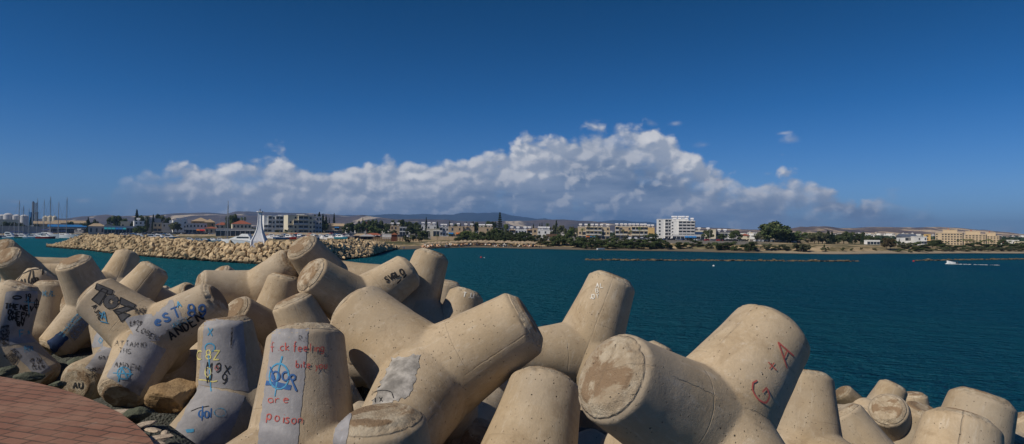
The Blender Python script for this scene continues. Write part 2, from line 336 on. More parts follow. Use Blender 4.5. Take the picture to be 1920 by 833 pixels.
TL={'T1a':'plain tetrapod at the far left edge whose round end looks left, rearmost',
'T1b':'plain tetrapod just in front of the rearmost left one, round end up left',
'T2':'lying tetrapod leg with black AUAP writing under a black line',
'T3':'grey painted tetrapod crowded with black scrawl and 19, beside the walkway at left',
'T4':'narrow beige tetrapod with faint pale blue marks, behind the black scrawled one',
'T5':'tetrapod with a plain upright leg and a navy blue painted lower end',
'T6':'plain tetrapod with a slim leg raised right against the water, left of the TOZ one',
'T7':'plain tetrapod with thick leg and shaded end raised right, behind the big TOZ lettering',
'T8':'tetrapod painted with big grey TOZ and blue 89, three legs spread',
'T9':'small tetrapod with lying leg behind the blue 89 graffiti',
'T10':'tetrapod whose dark round end on the walkway reads AU',
'T11':'lying tetrapod leg with rounded left end nearest the water below the white beacon',
'T12':'tetrapod with a chipped leg end pointing right, behind the ANDEN writing',
'T13':'tetrapod with a shaded round end with a crack line facing the viewer, below the beacon',
'T14':'tall dark tetrapod with flat sunlit end in front of the boulder breakwater',
'T15':'upright tetrapod leg with a long straight seam, in the middle of the left heap',
'T16':'short shaded tetrapod leg with a pale rim directly behind the red writing',
'T17':'brown shaded tetrapod with rough mottled end behind the yellow and blue graffiti',
'T18':'upright grey and beige tetrapod leg with red writing and a blue face',
'T19':'lavender grey tetrapod with yellow, blue and black graffiti and a bent lower leg',
'T20':'two armed tetrapod with short black marks on its right arm',
'T22':'tall plain tetrapod leg rising right above the black marked arm',
'T23':'fully shaded narrow tetrapod right of the tall plain leg, against the water',
'T24':'stubby tetrapod end with flat chipped top below the black marked arm',
'T25':'rounded tetrapod leg with faint white letters above the big forked one',
'T26':'huge plain forked tetrapod with two raised arms and a worn grey foot, mid foreground',
'T27':'closest tetrapod end with crumbling top at the bottom edge, grey streak on its left',
'T28':'large rounded tetrapod below the right arm of the huge forked one',
'T29':'upright tetrapod with three short rows of white writing near its top',
'T30':'small tetrapod hump peeping over the back of the G+A one',
'T50':'shaded tetrapod in the gap left of the brown stained round end',
'T51':'tetrapod corner at the very bottom right of the photo',
'T31':'big tetrapod with brown stained round end towards the viewer and red G+A arm',
'T32':'tall pale post like tetrapod leg right of the red G+A writing',
'T33':'tetrapod leg with a long seam sloping down right, beside the tall pale post',
'T34':'tetrapod with flat round end full of fine cracks turned to the viewer, near the water',
'T35':'weathered tetrapod leg tipped with stains at the waterline, right of the wet dark one',
'T36':'short weathered tetrapod end behind the cracked round end, nearest to open water',
'T37':'wet dark brown tetrapod standing in the sea',
'T38':'small tetrapod leg with pitted top squeezed beside the cracked round end',
'T39':'broad pale tetrapod with leg tip rising highest near the right edge',
'T40':'large smooth tetrapod hump at the bottom right, in front of the broad pale one',
'T41':'small dark tetrapod cut off by the right edge of the photo'}

TET={}; BVH={}
def make_tet(key,pos,q,label,mi):
    o=ob('tetrapod',TM[mi]); o.matrix_world=Matrix.LocRotScale(Vector(pos),Quaternion(q).normalized(),None)
    tag(o,label,'tetrapod','concrete tetrapods heaped along the breakwater')
    return o
LEGZ=Quaternion((1,0,0,0))
for i,(k,v) in enumerate(FIT.items()):
    TET[k]=make_tet(k,v[:3],v[3:],TL.get(k,''),i%3)
base_bvh=[BVHTree.FromPolygons([v.co for v in me.vertices],[tuple(p.vertices) for p in me.polygons]) for me in TM]
def hit(key,px,py):
    o=TET[key]; mw=o.matrix_world; inv=mw.inverted()
    r=ray(px,py); lo_=inv@CAM; ldir=(inv.to_3x3()@r).normalized()
    loc,nn,_,_=base_bvh[TM.index(o.data)].ray_cast(lo_,ldir)
    if loc is None: return None
    return loc,nn                         # local space of the tetrapod
# filler tetrapods under the visible ones, so that gaps show more concrete
# ------------------------------------------------------------------ writing and paint on the concrete
def paint(name,col,rough=.75,thin=.0,sc=14):
    m,nt,p=newmat(name,rough,.25); tc=nt.node('ShaderNodeTexCoord').outputs['Object']
    f=nt.noise(tc,sc,6,.7); c=nt.mix(nt.step(f,.3,.7),tuple(x*.8 for x in col),tuple(min(1,x*1.15) for x in col)); nt.put(p.inputs['Base Color'],c)
    g=nt.noise(tc,sc*1.7,5,.7)
    nt.put(p.inputs['Alpha'],nt.step(g,.20+thin*.3,.30+thin*.35,1-thin,1.) if thin<.5 else nt.step(g,.42,.58,.15,.95)); return m
PB=paint('black_spray',(.022,.022,.024),thin=.4); PBm=paint('worn_black_spray',(.05,.048,.05),thin=.5); PBt=paint('faded_black_spray',(.05,.045,.045),thin=.55)
PU=paint('blue_spray',(.035,.11,.29),thin=.4); PS=paint('sky_blue_spray',(.07,.28,.46),thin=.45); PR=paint('red_spray',(.44,.10,.085),thin=.45)
PF=paint('grey_fill_spray',(.075,.075,.08),thin=.2)
PY=paint('yellow_spray',(.60,.53,.20),thin=.32); PW=paint('white_spray',(.70,.68,.62),thin=.35)
PSt=paint('faded_blue_spray',(.10,.28,.42),thin=.6)
def greypaint():
    m,nt,p=newmat('grey_lavender_paint',.6,.3); tc=nt.node('ShaderNodeTexCoord').outputs['Object']
    f=nt.noise(tc,4,7,.7); c=nt.mix(nt.step(f,.3,.7),(.23,.225,.235),(.32,.312,.32))
    st=nt.noise(nt.vmath('MULTIPLY',tc,(9,9,1.2)),3,5,.7); c=nt.mix(nt.step(st,.6,.72,0,.5),c,(.44,.44,.46))
    c=nt.mix(nt.step(nt.noise(tc,22,5,.7),.62,.7,0,.6),c,(.35,.28,.20)); nt.put(p.inputs['Base Color'],c)
    nt.put(p.inputs['Normal'],nt.bump(nt.noise(tc,30,4),.5,.006)); return m
PG=greypaint()
def patch(key,quad,m=PG,name='paint_patch',n=26,off=.004,wav=2.,ragged=.0):
    vs=[];ok={}; 
    for j in range(n+1):
        for i in range(n+1):
            u=i/n;v=j/n
            x0=(quad[0][0]*(1-u)+quad[1][0]*u)*(1-v)+(quad[3][0]*(1-u)+quad[2][0]*u)*v
            y0=(quad[0][1]*(1-u)+quad[1][1]*u)*(1-v)+(quad[3][1]*(1-u)+quad[2][1]*u)*v
            if i in(0,n) or j in(0,n):
                x0+=wav*noise.noise(Vector((x0*.11,y0*.11,1))); y0+=wav*noise.noise(Vector((x0*.11,y0*.11,7)))
            h=hit(key,x0,y0)
            if h: ok[(i,j)]=len(vs); vs.append(h[0]+h[1]*off)
    fs=[(ok[(i,j)],ok[(i,j+1)],ok[(i+1,j+1)],ok[(i+1,j)]) for i in range(n) for j in range(n) if all(k in ok for k in((i,j),(i,j+1),(i+1,j+1),(i+1,j)))]
    fs=[f for f in fs if max((vs[f[a_]]-vs[f[(a_+1)%4]]).length for a_ in range(4))<.25]
    if not fs: return
    mb=MB(); mb.add(vs,fs); o=mb.build(name,m,TET[key],smooth=True); return o
def stroke(mb,key,pts,wpx,off):
    wpx*=1.15
    q=[]
    for (x0,y0),(x1,y1) in zip(pts[:-1],pts[1:]):
        L=math.hypot(x1-x0,y1-y0); k=max(1,int(L/1.6))
        for i in range(k): q.append((x0+(x1-x0)*i/k,y0+(y1-y0)*i/k))
    q.append(pts[-1]); seg=[]
    def flush():
        if len(seg)<2: return
        vs=[];fs=[]
        for i,(p,nn) in enumerate(seg):
            t=(seg[min(i+1,len(seg)-1)][0]-seg[max(i-1,0)][0])
            if t.length<1e-6: t=Vector((1,0,0))
            s=t.cross(nn).normalized(); d=(TET[key].matrix_world@p-CAM).length
            wd=wpx*d/F*.5*(.85+.3*noise.noise(p*9)); 
            if i in(0,len(seg)-1): wd*=.6
            vs+=[p-s*wd+nn*off,p+s*wd+nn*off]
            if i: fs.append((2*i-2,2*i-1,2*i+1,2*i))
        mb.add(vs,fs)
    for (x,y) in q:
        h=hit(key,x,y)
        if h is None or (seg and (h[0]-seg[-1][0]).length>.15): flush(); seg=[]
        if h: seg.append(h)
    flush()
def arc(cx,cy,rx,ry,a0,a1,n=14): return [(cx+rx*math.cos(math.radians(a0+(a1-a0)*i/n)),cy+ry*math.sin(math.radians(a0+(a1-a0)*i/n))) for i in range(n+1)]
# single-stroke letters in a 1 x 1 box, y up
G={'A':[[(0,0),(.5,1),(1,0)],[(.2,.4),(.8,.4)]],'B':[[(0,0),(0,1),(.7,.9),(.7,.6),(0,.5),(.9,.4),(.9,.1),(0,0)]],'C':[arc(.55,.5,.5,.5,50,310)],'D':[[(0,0),(0,1),(.6,.9),(.9,.5),(.6,.1),(0,0)]],
'E':[[(1,1),(0,1),(0,0),(1,0)],[(0,.5),(.7,.5)]],'F':[[(1,1),(0,1),(0,0)],[(0,.5),(.7,.5)]],'G':[arc(.5,.5,.5,.5,50,350)+[(.55,.42)]],'H':[[(0,0),(0,1)],[(1,0),(1,1)],[(0,.5),(1,.5)]],
'I':[[(.5,0),(.5,1)]],'J':[[(.8,1),(.8,.2),(.5,0),(.1,.2)]],'K':[[(0,0),(0,1)],[(.9,1),(0,.45),(.9,0)]],'L':[[(0,1),(0,0),(.9,0)]],'M':[[(0,0),(.1,1),(.5,.4),(.9,1),(1,0)]],
'N':[[(0,0),(0,1),(1,0),(1,1)]],'O':[arc(.5,.5,.5,.5,90,450)],'P':[[(0,0),(0,1),(.8,.9),(.8,.55),(0,.5)]],'R':[[(0,0),(0,1),(.8,.9),(.8,.55),(0,.5),(.9,0)]],'S':[[(.9,.85),(.5,1),(.1,.8),(.2,.55),(.8,.4),(.9,.15),(.5,0),(0,.15)]],
'T':[[(0,1),(1,1)],[(.5,1),(.5,0)]],'U':[[(0,1),(.05,.2),(.5,0),(.95,.2),(1,1)]],'V':[[(0,1),(.5,0),(1,1)]],'W':[[(0,1),(.25,0),(.5,.7),(.75,0),(1,1)]],'X':[[(0,1),(1,0)],[(0,0),(1,1)]],'Y':[[(0,1),(.5,.5),(1,1)],[(.5,.5),(.5,0)]],
'Z':[[(0,1),(1,1),(0,0),(1,0)]],'1':[[(.3,.8),(.6,1),(.6,0)]],'3':[[(.1,1),(.8,.9),(.4,.55),(.9,.3),(.5,0),(.1,.1)]],'8':[arc(.5,.73,.35,.27,90,450),arc(.5,.25,.42,.25,90,450)],'9':[arc(.5,.7,.38,.3,0,360)+[(.88,.3),(.5,0),(.2,.05)]],
'0':[arc(.5,.5,.45,.5,90,450)],'+':[[(.1,.5),(.9,.5)],[(.5,.1),(.5,.9)]],'*':[[(.2,.3),(.8,.7)],[(.2,.7),(.8,.3)],[(.5,.2),(.5,.8)]],'-':[[(.1,.5),(.9,.5)]],'.':[[(.45,0),(.6,.08)]],
'a':[arc(.45,.3,.4,.3,20,380)+[(.85,0)]],'b':[[(.05,1.1),(.05,0)],arc(.42,.3,.38,.3,180,540)],'c':[arc(.5,.3,.42,.3,50,310)],'d':[arc(.42,.3,.38,.3,0,360),[(.82,1.1),(.82,0)]],'e':[[(.1,.32),(.88,.36)]+arc(.5,.3,.4,.3,10,320)],'f':[[(.9,1.05),(.6,1.15),(.45,.9),(.45,-.2)],[(.1,.55),(.85,.55)]],
'g':[arc(.45,.3,.38,.3,0,360),[(.83,.6),(.83,-.25),(.45,-.4),(.1,-.25)]],'i':[[(.5,.6),(.5,0)],[(.5,.85),(.55,.9)]],'k':[[(.1,1.1),(.1,0)],[(.8,.6),(.1,.25),(.85,0)]],'l':[[(.5,1.1),(.5,0)]],'n':[[(.1,0),(.1,.6)],[(.1,.4),(.5,.62),(.85,.45),(.85,0)]],
'o':[arc(.5,.3,.4,.3,90,450)],'p':[[(.1,.6),(.1,-.4)],arc(.48,.3,.38,.3,180,540)],'r':[[(.15,.6),(.15,0)],[(.15,.35),(.5,.6),(.8,.55)]],'s':[[(.8,.55),(.4,.62),(.15,.45),(.75,.2),(.6,0),(.1,.05)]],'t':[[(.5,.95),(.5,.1),(.75,0)],[(.15,.6),(.85,.6)]],'u':[[(.1,.6),(.15,.1),(.5,0),(.85,.15),(.85,.6)],[(.85,.2),(.9,0)]],'y':[[(.1,.6),(.5,.1)],[(.9,.6),(.2,-.4)]],'h':[[(.1,1.1),(.1,0)],[(.1,.4),(.5,.62),(.85,.45),(.85,0)]]}
def write(key,text,x,y,hpx,dx=1.,dy=0.,m=PB,wpx=2.2,ux=None,asp=.62,gap=.28,off=.009,shear=0,name='graffiti',jit=.09,rr=random.Random(5)):
    L=math.hypot(dx,dy); dx/=L;dy/=L; upx,upy=(dy,-dx) if ux is None else ux
    mb=MB(); cx=0
    for ch in text:
        if ch==' ': cx+=hpx*.5; continue
        jx,jy=rr.uniform(-jit,jit)*hpx,rr.uniform(-jit,jit)*hpx
        for st in G.get(ch,[]):
            pts=[]
            for (u,v) in st:
                X=cx+u*hpx*asp+jx+v*shear*hpx; Y=v*hpx+jy+rr.uniform(-jit,jit)*hpx*.4
                pts.append((x+dx*X+upx*Y,y+dy*X+upy*Y))
            stroke(mb,key,pts,wpx,off)
        cx+=hpx*(asp+gap)*(0.6 if ch in 'IiJl1.' else 1)
    if mb.f: o=mb.build(name,m,TET[key]); return o
def lines(key,sts,m,wpx,name='graffiti',off=.009):
    mb=MB()
    for st in sts: stroke(mb,key,st,wpx,off)
    if mb.f: return mb.build(name,m,TET[key])
def scribble(key,x0,y0,x1,y1,m,wpx,n=9,seed=1,name='graffiti'):
    rr=random.Random(seed); sts=[]
    for i in range(n):
        cx=x0+(x1-x0)*(i+.5)/n; w=(x1-x0)/n*.8; k=rr.choice((0,1,2,3)); 
        def y(v): return y1+(y0-y1)*v
        g=rr.choice([[(0,0),(.3,1),(.6,.2),(1,1)],[(0,1),(0,0),(.8,.1)],[(0,.5),(.5,1),(1,.5),(.5,0),(0,.5)],[(0,0),(.5,1),(1,0)],[(.1,1),(.9,.9),(.2,.4),(1,0)],[(0,0),(0,1),(.9,.2),(.9,1)]])
        sts.append([(cx-w/2+u*w+rr.uniform(-.6,.6),y(v)+rr.uniform(-.8,.8)) for u,v in g])
    return lines(key,sts,m,wpx,name)
# grey painted areas
patch('T3',[(12,546),(70,546),(76,640),(-8,650)])
patch('T3',[(18,655),(55,648),(98,694),(70,708)])
patch('T8',[(285,596),(322,563),(345,598),(290,640)],wav=6); patch('T8',[(232,596),(285,588),(300,640),(258,640)])
patch('T8',[(245,625),(312,655),(262,742),(200,706)],n=34)
patch('T10',[(190,650),(222,655),(196,706),(160,690)]); patch('T10',[(187,612),(199,612),(192,650),(170,652)])
patch('T5',[(120,610),(165,572),(180,590),(140,640)],m=paint('grey_blue_wash',(.26,.29,.34),thin=.55)); patch('T5',[(88,640),(112,622),(130,634),(98,668)],m=paint('navy_paint',(.03,.06,.15),thin=.1),wav=3)
patch('T19',[(384,598),(455,602),(466,735),(372,722)],n=36); patch('T19',[(372,722),(460,742),(425,833),(315,833)],n=34)
patch('T18',[(512,617),(580,617),(556,850),(480,850)],n=44,wav=3)
patch('T26',[(735,672),(790,664),(770,740),(692,770)],n=40,wav=10,m=mat('worn_grey_paint',(.32,.30,.275),.85,.45,6,.01))
patch('T27',[(640,770),(660,768),(650,833),(622,833)],m=PG)
# writing
write('T2','AUAP',38,536,11,1,-.12,PB,2); lines('T2',[[(32,526),(42,514),(60,506),(80,504),(80,516)],[(58,508),(53,525)],[(62,507),(63,524)]],PB,2.2)
lines('T3',[arc(32,558,8,3,180,540)],PB,2); write('T3','19',46,560,9,1,.05,PB,1.9); write('T3','99',47,567,6,1,.05,PBt,1.6)
write('T3','THENEV',10,578,10,1,.12,PB,2.2); write('T3','OHEPH',15,590,9,1,.15,PB,2.1); write('T3','OMEN',15,600,9,1,.12,PB,2.1); write('T3','WV',32,612,9,1,-.05,PB,2.1); write('T3','...',12,604,5,1,0,PB,1.8)
lines('T3',[arc(68,570,4,8,0,360),[(68,559),(68,582)],[(63,571),(73,571)]],PB,1.6); write('T3','F*CK',36,632,14,1,-.1,PS,1.6); lines('T3',[[(52,556),(54,590)],[(44,566),(66,568)]],PS,1.4)
patch('T3',[(2,610),(18,610),(16,648),(-2,648)],m=PBt,name='graffiti',off=.008); patch('T3',[(8,668),(28,652),(42,668),(26,686)],m=PBt,name='graffiti',off=.008)
scribble('T3',56,672,82,682,PBt,1.6,5,3); scribble('T3',60,684,84,693,PBt,1.6,4,4); scribble('T3',44,650,62,660,PSt,2,3,8)
scribble('T4',80,545,104,556,PSt,1.8,4,5)
lines('T5',[[(110,630),(128,612),(142,592),(160,580)],[(118,632),(140,606),(158,588)]],PSt,2.2)
# big filled letters
def bigT(key): 
    patch(key,[(180,533),(212,545),(208,552),(178,540)],m=PBt,name='graffiti',n=10,off=.008,wav=.5)
def block(key,poly,m=None,mo=PB):
    m=m or PF
    patch(key,poly,m=m,name='graffiti',n=12,off=.007,wav=.8); lines(key,[poly+[poly[0]]],mo,1.2,off=.011)
block('T8',[(182,532),(212,545),(209,554),(178,542)]); block('T8',[(192,541),(202,545),(186,572),(172,562)])
lines('T8',[arc(208,566,9,9,0,360)],PF,6.5); lines('T8',[arc(208,566,14,14,0,360),arc(208,566,4,4,0,360)],PB,1.,off=.012)
block('T8',[(226,558),(254,572),(250,580),(224,570)]); block('T8',[(240,574),(250,578),(222,590),(212,582)]); block('T8',[(212,582),(244,590),(228,604),(221,592)])
write('T8','AJ',172,576,9,.6,.8,PB,2); write('T8','TE',180,590,9,.6,.8,PB,2); write('T8','X',190,598,12,.9,-.2,PS,2); lines('T8',[[(188,602),(204,606)],[(196,584),(200,604)]],PS,1.6)
scribble('T8',252,578,274,590,PBt,2.2,3,6); scribble('T8',244,602,268,612,PBt,2.2,4,7)
write('T8','eS',292,611,16,.94,-.3,PU,3.6,asp=.8); write('T8','T',325,600,20,.94,-.35,PU,2.6,asp=.8); write('T8','89',350,594,22,.9,-.05,PU,3,asp=.7)
write('T8','ANDEN',322,638,17,.83,-.55,PB,3.3); write('T8','A',334,577,12,.94,-.3,PS,1.8); write('T8','UDELL',322,616,9,.9,-.4,PSt,1.7)
write('T8','LOBEN',256,620,10,.9,.5,PBm,1.9); write('T8','ATTAMIO',217,648,10,.96,.08,PBm,1.6); write('T8','THS',224,662,9,.95,.1,PBm,1.5); write('T8','AMDEN',214,690,11,.95,.12,PBm,1.7)
lines('T8',[arc(232,700,12,11,0,360),[(212,700),(248,702)],[(222,716),(228,690),(240,712)]],PS,2.1)
write('T10','AU',137,728,12,1,.03,PB,2.); scribble('T10',164,690,188,696,PBt,1.6,5,9); scribble('T10',184,668,204,675,PBt,1.6,5,10); scribble('T10',160,700,182,706,PBt,1.6,4,11); scribble('T10',184,634,194,644,PS,1.3,1,12)
write('T19','X',391,630,14,1,.05,PS,2.2); write('T19','I',420,655,38,1,.05,PBt,2.6); write('T19','C8Z',370,673,17,1,.03,PY,2.4); write('T19','20',368,706,18,1,.03,PY,2.4); lines('T19',[[(374,712),(386,713),(400,716),(408,714)]],PY,2)
lines('T19',[arc(394,652,9,8,150,430),[(392,665),(396,735)]],PS,2.2); write('T19','M9X',388,697,17,1,.12,PB,2.2); write('T19','W79',386,718,17,1,.05,PB,2.1); write('T19','o',402,694,14,1,0,PR,1.2)
write('T19','WV',356,734,11,1,-.1,PBt,1.4); write('T19','OO',372,782,13,1,.12,PU,2.4); lines('T19',[[(380,762),(378,790)],[(396,766),(394,784)]],PU,2); lines('T19',[arc(412,774,11,8,0,360)],PSt,2); patch('T19',[(348,806),(362,804),(364,810),(350,812)],m=PS,name='graffiti',n=6,off=.008); lines('T19',[[(358,772),(372,766),(392,762)]],PB,1.8)
write('T18','f.ck',507,658,14,1,-.02,PR,1.8,asp=.6,gap=.2); write('T18','feeling',550,658,14,1,.04,PR,1.8,asp=.55,gap=.14); write('T18','bite you',554,690,13,1,.04,PR,1.8,asp=.5,gap=.12)
write('T18','are',503,757,15,1,-.02,PR,1.9,asp=.75,gap=.15); write('T18','poison',501,788,17,1,.12,PR,2.,asp=.6,gap=.12)
lines('T18',[arc(524,706,18,24,0,360),[(530,668),(524,690),(516,744)]],PS,3.2); patch('T18',[(500,713),(548,722),(544,732),(499,722)],m=PU,name='graffiti',n=14,off=.008); lines('T18',[arc(518,706,7,9,60,420),arc(536,706,6,8,0,300),[(547,712),(556,734)],arc(549,708,5,5,0,360),[(508,688),(516,712)]],PU,3.2,off=.012)
write('T18','RA',560,640,10,1,.1,PBt,1.2)
lines('T26',[arc(718,742,20,9,180,330),[(735,738),(738,748)]],PB,1.7); write('T26','1 X',702,756,9,1,-.05,PB,1.5)
write('T20','SVRLO',724,530,11,.9,-.45,PB,2.6,gap=.1); lines('T20',[[(737,534),(738,535)],[(744,532),(752,524)],[(756,522),(762,515)]],PB,2.4)
write('T25','T.U',868,556,9,.98,.2,PW,2); write('T29','AL',1118,540,8,1,.02,PW,1.6); write('T29','13',1114,550,8,1,-.05,PW,1.6); write('T29','JOY',1106,560,8,1,-.05,PW,1.6)
write('T31','G',1432,760,44,.55,-.84,PR,3.2,asp=.62,ux=(-.64,-.77)); write('T31','+',1452,702,26,.6,-.8,PR,3,asp=.7,ux=(-.7,-.7)); write('T31','A',1474,690,44,.50,-.86,PR,2.8,asp=.6,ux=(-.52,-.85))
# ------------------------------------------------------------------ walkway, mound, sea
ZW=5.5
edge=[(-260,668),(-120,682),(0,706),(60,716),(110,728),(150,741),(190,757),(225,774),(255,796),(280,820),(300,850),(325,905),(360,1010)]
ep=[onz(px,py,ZW) for px,py in edge]; ep=[Vector((p.x,p.y,0)) for p in ep]
ep+= [Vector((-1.2,1.9,0)),Vector((3,1.4,0)),Vector((14,.4,0)),Vector((14,-8,0)),Vector((-16,-8,0)),Vector((-16,ep[0].y,0))]
mb=MB(); m_=len(ep); mb.add([(p.x,p.y,ZW-.35) for p in ep]+[(p.x,p.y,ZW) for p in ep],[tuple(reversed(range(m_,2*m_))),tuple(range(m_))]+[(i,(i+1)%m_,(i+1)%m_+m_,i+m_) for i in range(m_)])
m,nt,p=newmat('brick_paving',.85,.25); tc=nt.node('ShaderNodeTexCoord').outputs['Object']
mp=nt.node('ShaderNodeMapping'); nt.put(mp.inputs[0],tc); mp.inputs['Rotation'].default_value=(0,0,.32)
def bricks(mort):
    bt=nt.node('ShaderNodeTexBrick'); nt.put(bt.inputs['Vector'],nt.vmath('ADD',mp.outputs[0],nt.vmath('SCALE',nt.noise(tc,3,3,col=True),.02)))
    bt.inputs['Scale'].default_value=1; bt.inputs['Brick Width'].default_value=.30; bt.inputs['Row Height'].default_value=.15; bt.inputs['Mortar Size'].default_value=mort; bt.inputs['Mortar Smooth'].default_value=.3; bt.inputs['Bias'].default_value=0
    bt.inputs['Color1'].default_value=(.20,.094,.064,1); bt.inputs['Color2'].default_value=(.25,.125,.086,1); bt.inputs['Mortar'].default_value=(.085,.055,.042,1); return bt
bt=bricks(.013); c=bt.outputs[0]
c=nt.mix(nt.step(nt.noise(tc,1.3,6,.65),.42,.68,0,.55),c,(.33,.20,.14)); c=nt.mix(nt.step(nt.noise(tc,30,4,.7),.45,.75,0,.4),c,(.16,.09,.06)); c=nt.mix(nt.step(nt.noise(tc,5,6,.7),.60,.72,0,.5),c,(.30,.24,.19))
nt.put(p.inputs['Base Color'],c); hh=nt.math('ADD',nt.math('MULTIPLY',bt.outputs['Fac'],-1.),nt.math('MULTIPLY',nt.noise(tc,40,4),.3)); nt.put(p.inputs['Normal'],nt.bump(hh,.8,.008))
o=mb.build('walkway',m); tag(o,kind='structure')
cent=[(Vector(v[0:2]+[0]),v[2]) for v in FIT.values()]
def mound_z(x,y):
    ws=0;zs=0;dm=1e9
    for c_,z in cent:
        d=math.hypot(c_.x-x,c_.y-y); dm=min(dm,d); w_=1/(d*d+.15)**2; ws+=w_; zs+=w_*z
    z=zs/ws-.95-(.35 if x>-2 else .35*max(0,(x+4)/2))
    for e in ep[:16]:
        d=math.hypot(e.x-x,e.y-y); w_=max(0,1-d/1.6); z=z*(1-w_)+5.12*w_
    if dm>2.2: z-= (dm-2.2)*.9
    return max(z,-4) 
mb=MB(); nx,ny=150,150; X0,X1,Y0,Y1=-26,26,-2,36
vs=[]
for j in range(ny+1):
    for i in range(nx+1):
        x_=X0+(X1-X0)*i/nx; y_=Y0+(Y1-Y0)*j/ny; z_=mound_z(x_,y_)
        z_+=.16*noise.noise(Vector((x_*1.3,y_*1.3,0)))+.10*abs(noise.noise(Vector((x_*3.1,y_*3.1,2))))
        if y_<1.6 or (x_<-1 and y_<4): z_=min(z_,4.9)
        vs.append((x_,y_,z_))
mb.add(vs,[(j*(nx+1)+i,j*(nx+1)+i+1,(j+1)*(nx+1)+i+1,(j+1)*(nx+1)+i) for j in range(ny) for i in range(nx)])
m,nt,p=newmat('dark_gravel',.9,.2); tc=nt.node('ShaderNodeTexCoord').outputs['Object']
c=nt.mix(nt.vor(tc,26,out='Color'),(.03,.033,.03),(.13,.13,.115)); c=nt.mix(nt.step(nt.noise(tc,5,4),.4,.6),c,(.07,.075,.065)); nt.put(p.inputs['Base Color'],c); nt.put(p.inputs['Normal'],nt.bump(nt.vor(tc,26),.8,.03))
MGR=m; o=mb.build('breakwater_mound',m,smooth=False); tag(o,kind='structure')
# filler tetrapods
rf=random.Random(4); nf=0
for i in range(400):
    k=rf.choice(list(FIT)); c_=FIT[k]; a_=rf.uniform(0,6.28); r_=rf.uniform(.9,1.5); x_=c_[0]+r_*math.cos(a_); y_=c_[1]+abs(r_*math.sin(a_))*.9+.2
    z_=mound_z(x_,y_)+(.22 if x_<1 else .0)
    if y_<4.4 or any((Vector((x_,y_,z_))-Vector(q)).length<1.15 for q in FILL) if i else False: continue
    if min((Vector((e.x,e.y,0))-Vector((x_,y_,0))).length for e in ep[:16])<2.4: continue
    fx,fy,fd=pix((x_,y_,z_))
    if fx<215 and 560<fy<740: continue
    q=Quaternion([rf.gauss(0,1) for _ in range(4)]).normalized()
    if max((q@d).z for d in LEG)*R+z_>mound_z(x_,y_)+1.5: pass
    if i==0: FILL=[]
    # keep the legs low: two legs up and outward only slightly
    best=min((Quaternion([rf.gauss(0,1) for _ in range(4)]).normalized() for _ in range(30)),key=lambda qq:max((qq@d).z for d in LEG))
    FILL.append((x_,y_,z_)); 
    make_tet('fill',(x_,y_,z_),best,'half hidden concrete tetrapod glimpsed in the dark gaps beneath the others',nf%3); nf+=1
    if nf>=46: break
# ------------------------------------------------------------------ sea
m,nt,p=newmat('sea_water',.12,.5); p.inputs['IOR'].default_value=1.33; geo=nt.node('ShaderNodeNewGeometry').outputs['Position']
sp=nt.node('ShaderNodeSeparateXYZ'); nt.put(sp.inputs[0],geo)
side=nt.step(nt.math('DIVIDE',sp.outputs[0],nt.math('ADD',sp.outputs[1],5.)),-.72,.35)
c=nt.mix(side,(.004,.118,.150),(.0020,.056,.092)); c=nt.mix(nt.step(nt.noise(geo,.02,4,.6),.35,.65,0,.35),c,(.008,.085,.10)); st=nt.vmath('MULTIPLY',geo,(.75,1.25,1.)); rot_=nt.node('ShaderNodeMapping'); nt.put(rot_.inputs[0],st); rot_.inputs['Rotation'].default_value=(0,0,.35)
w1=nt.noise(rot_.outputs[0],.35,3,.55,.3); w2=nt.noise(rot_.outputs[0],1.5,4,.6,.3); w3=nt.noise(rot_.outputs[0],5.5,3,.55)
hh=nt.math('ADD',nt.math('MULTIPLY',w1,1.0),nt.math('ADD',nt.math('MULTIPLY',w2,.60),nt.math('MULTIPLY',w3,.18)))
bn=nt.bump(hh,1.,1.6); nt.n.remove(p); df=nt.node('ShaderNodeBsdfDiffuse'); gl=nt.node('ShaderNodeBsdfGlossy'); fr=nt.node('ShaderNodeFresnel'); fr.inputs['IOR'].default_value=1.33
nt.put(df.inputs['Color'],c); nt.put(gl.inputs['Color'],(.36,.62,.80)); gl.inputs['Roughness'].default_value=.18
for x_ in (df,gl,fr): nt.put(x_.inputs['Normal'],bn)
ms=nt.node('ShaderNodeMixShader'); nt.put(ms.inputs[0],nt.math('MINIMUM',nt.math('MULTIPLY',fr.outputs[0],.55),.55)); nt.l.new(df.outputs[0],ms.inputs[1]); nt.l.new(gl.outputs[0],ms.inputs[2]); nt.l.new(ms.outputs[0],nt.n['Material Output'].inputs['Surface'])
mb=MB(); mb.add([(-900,-60,0),(900,-60,0),(900,1100,0),(-900,1100,0)],[(0,1,2,3)]); o=mb.build('sea',m); tag(o,kind='structure')
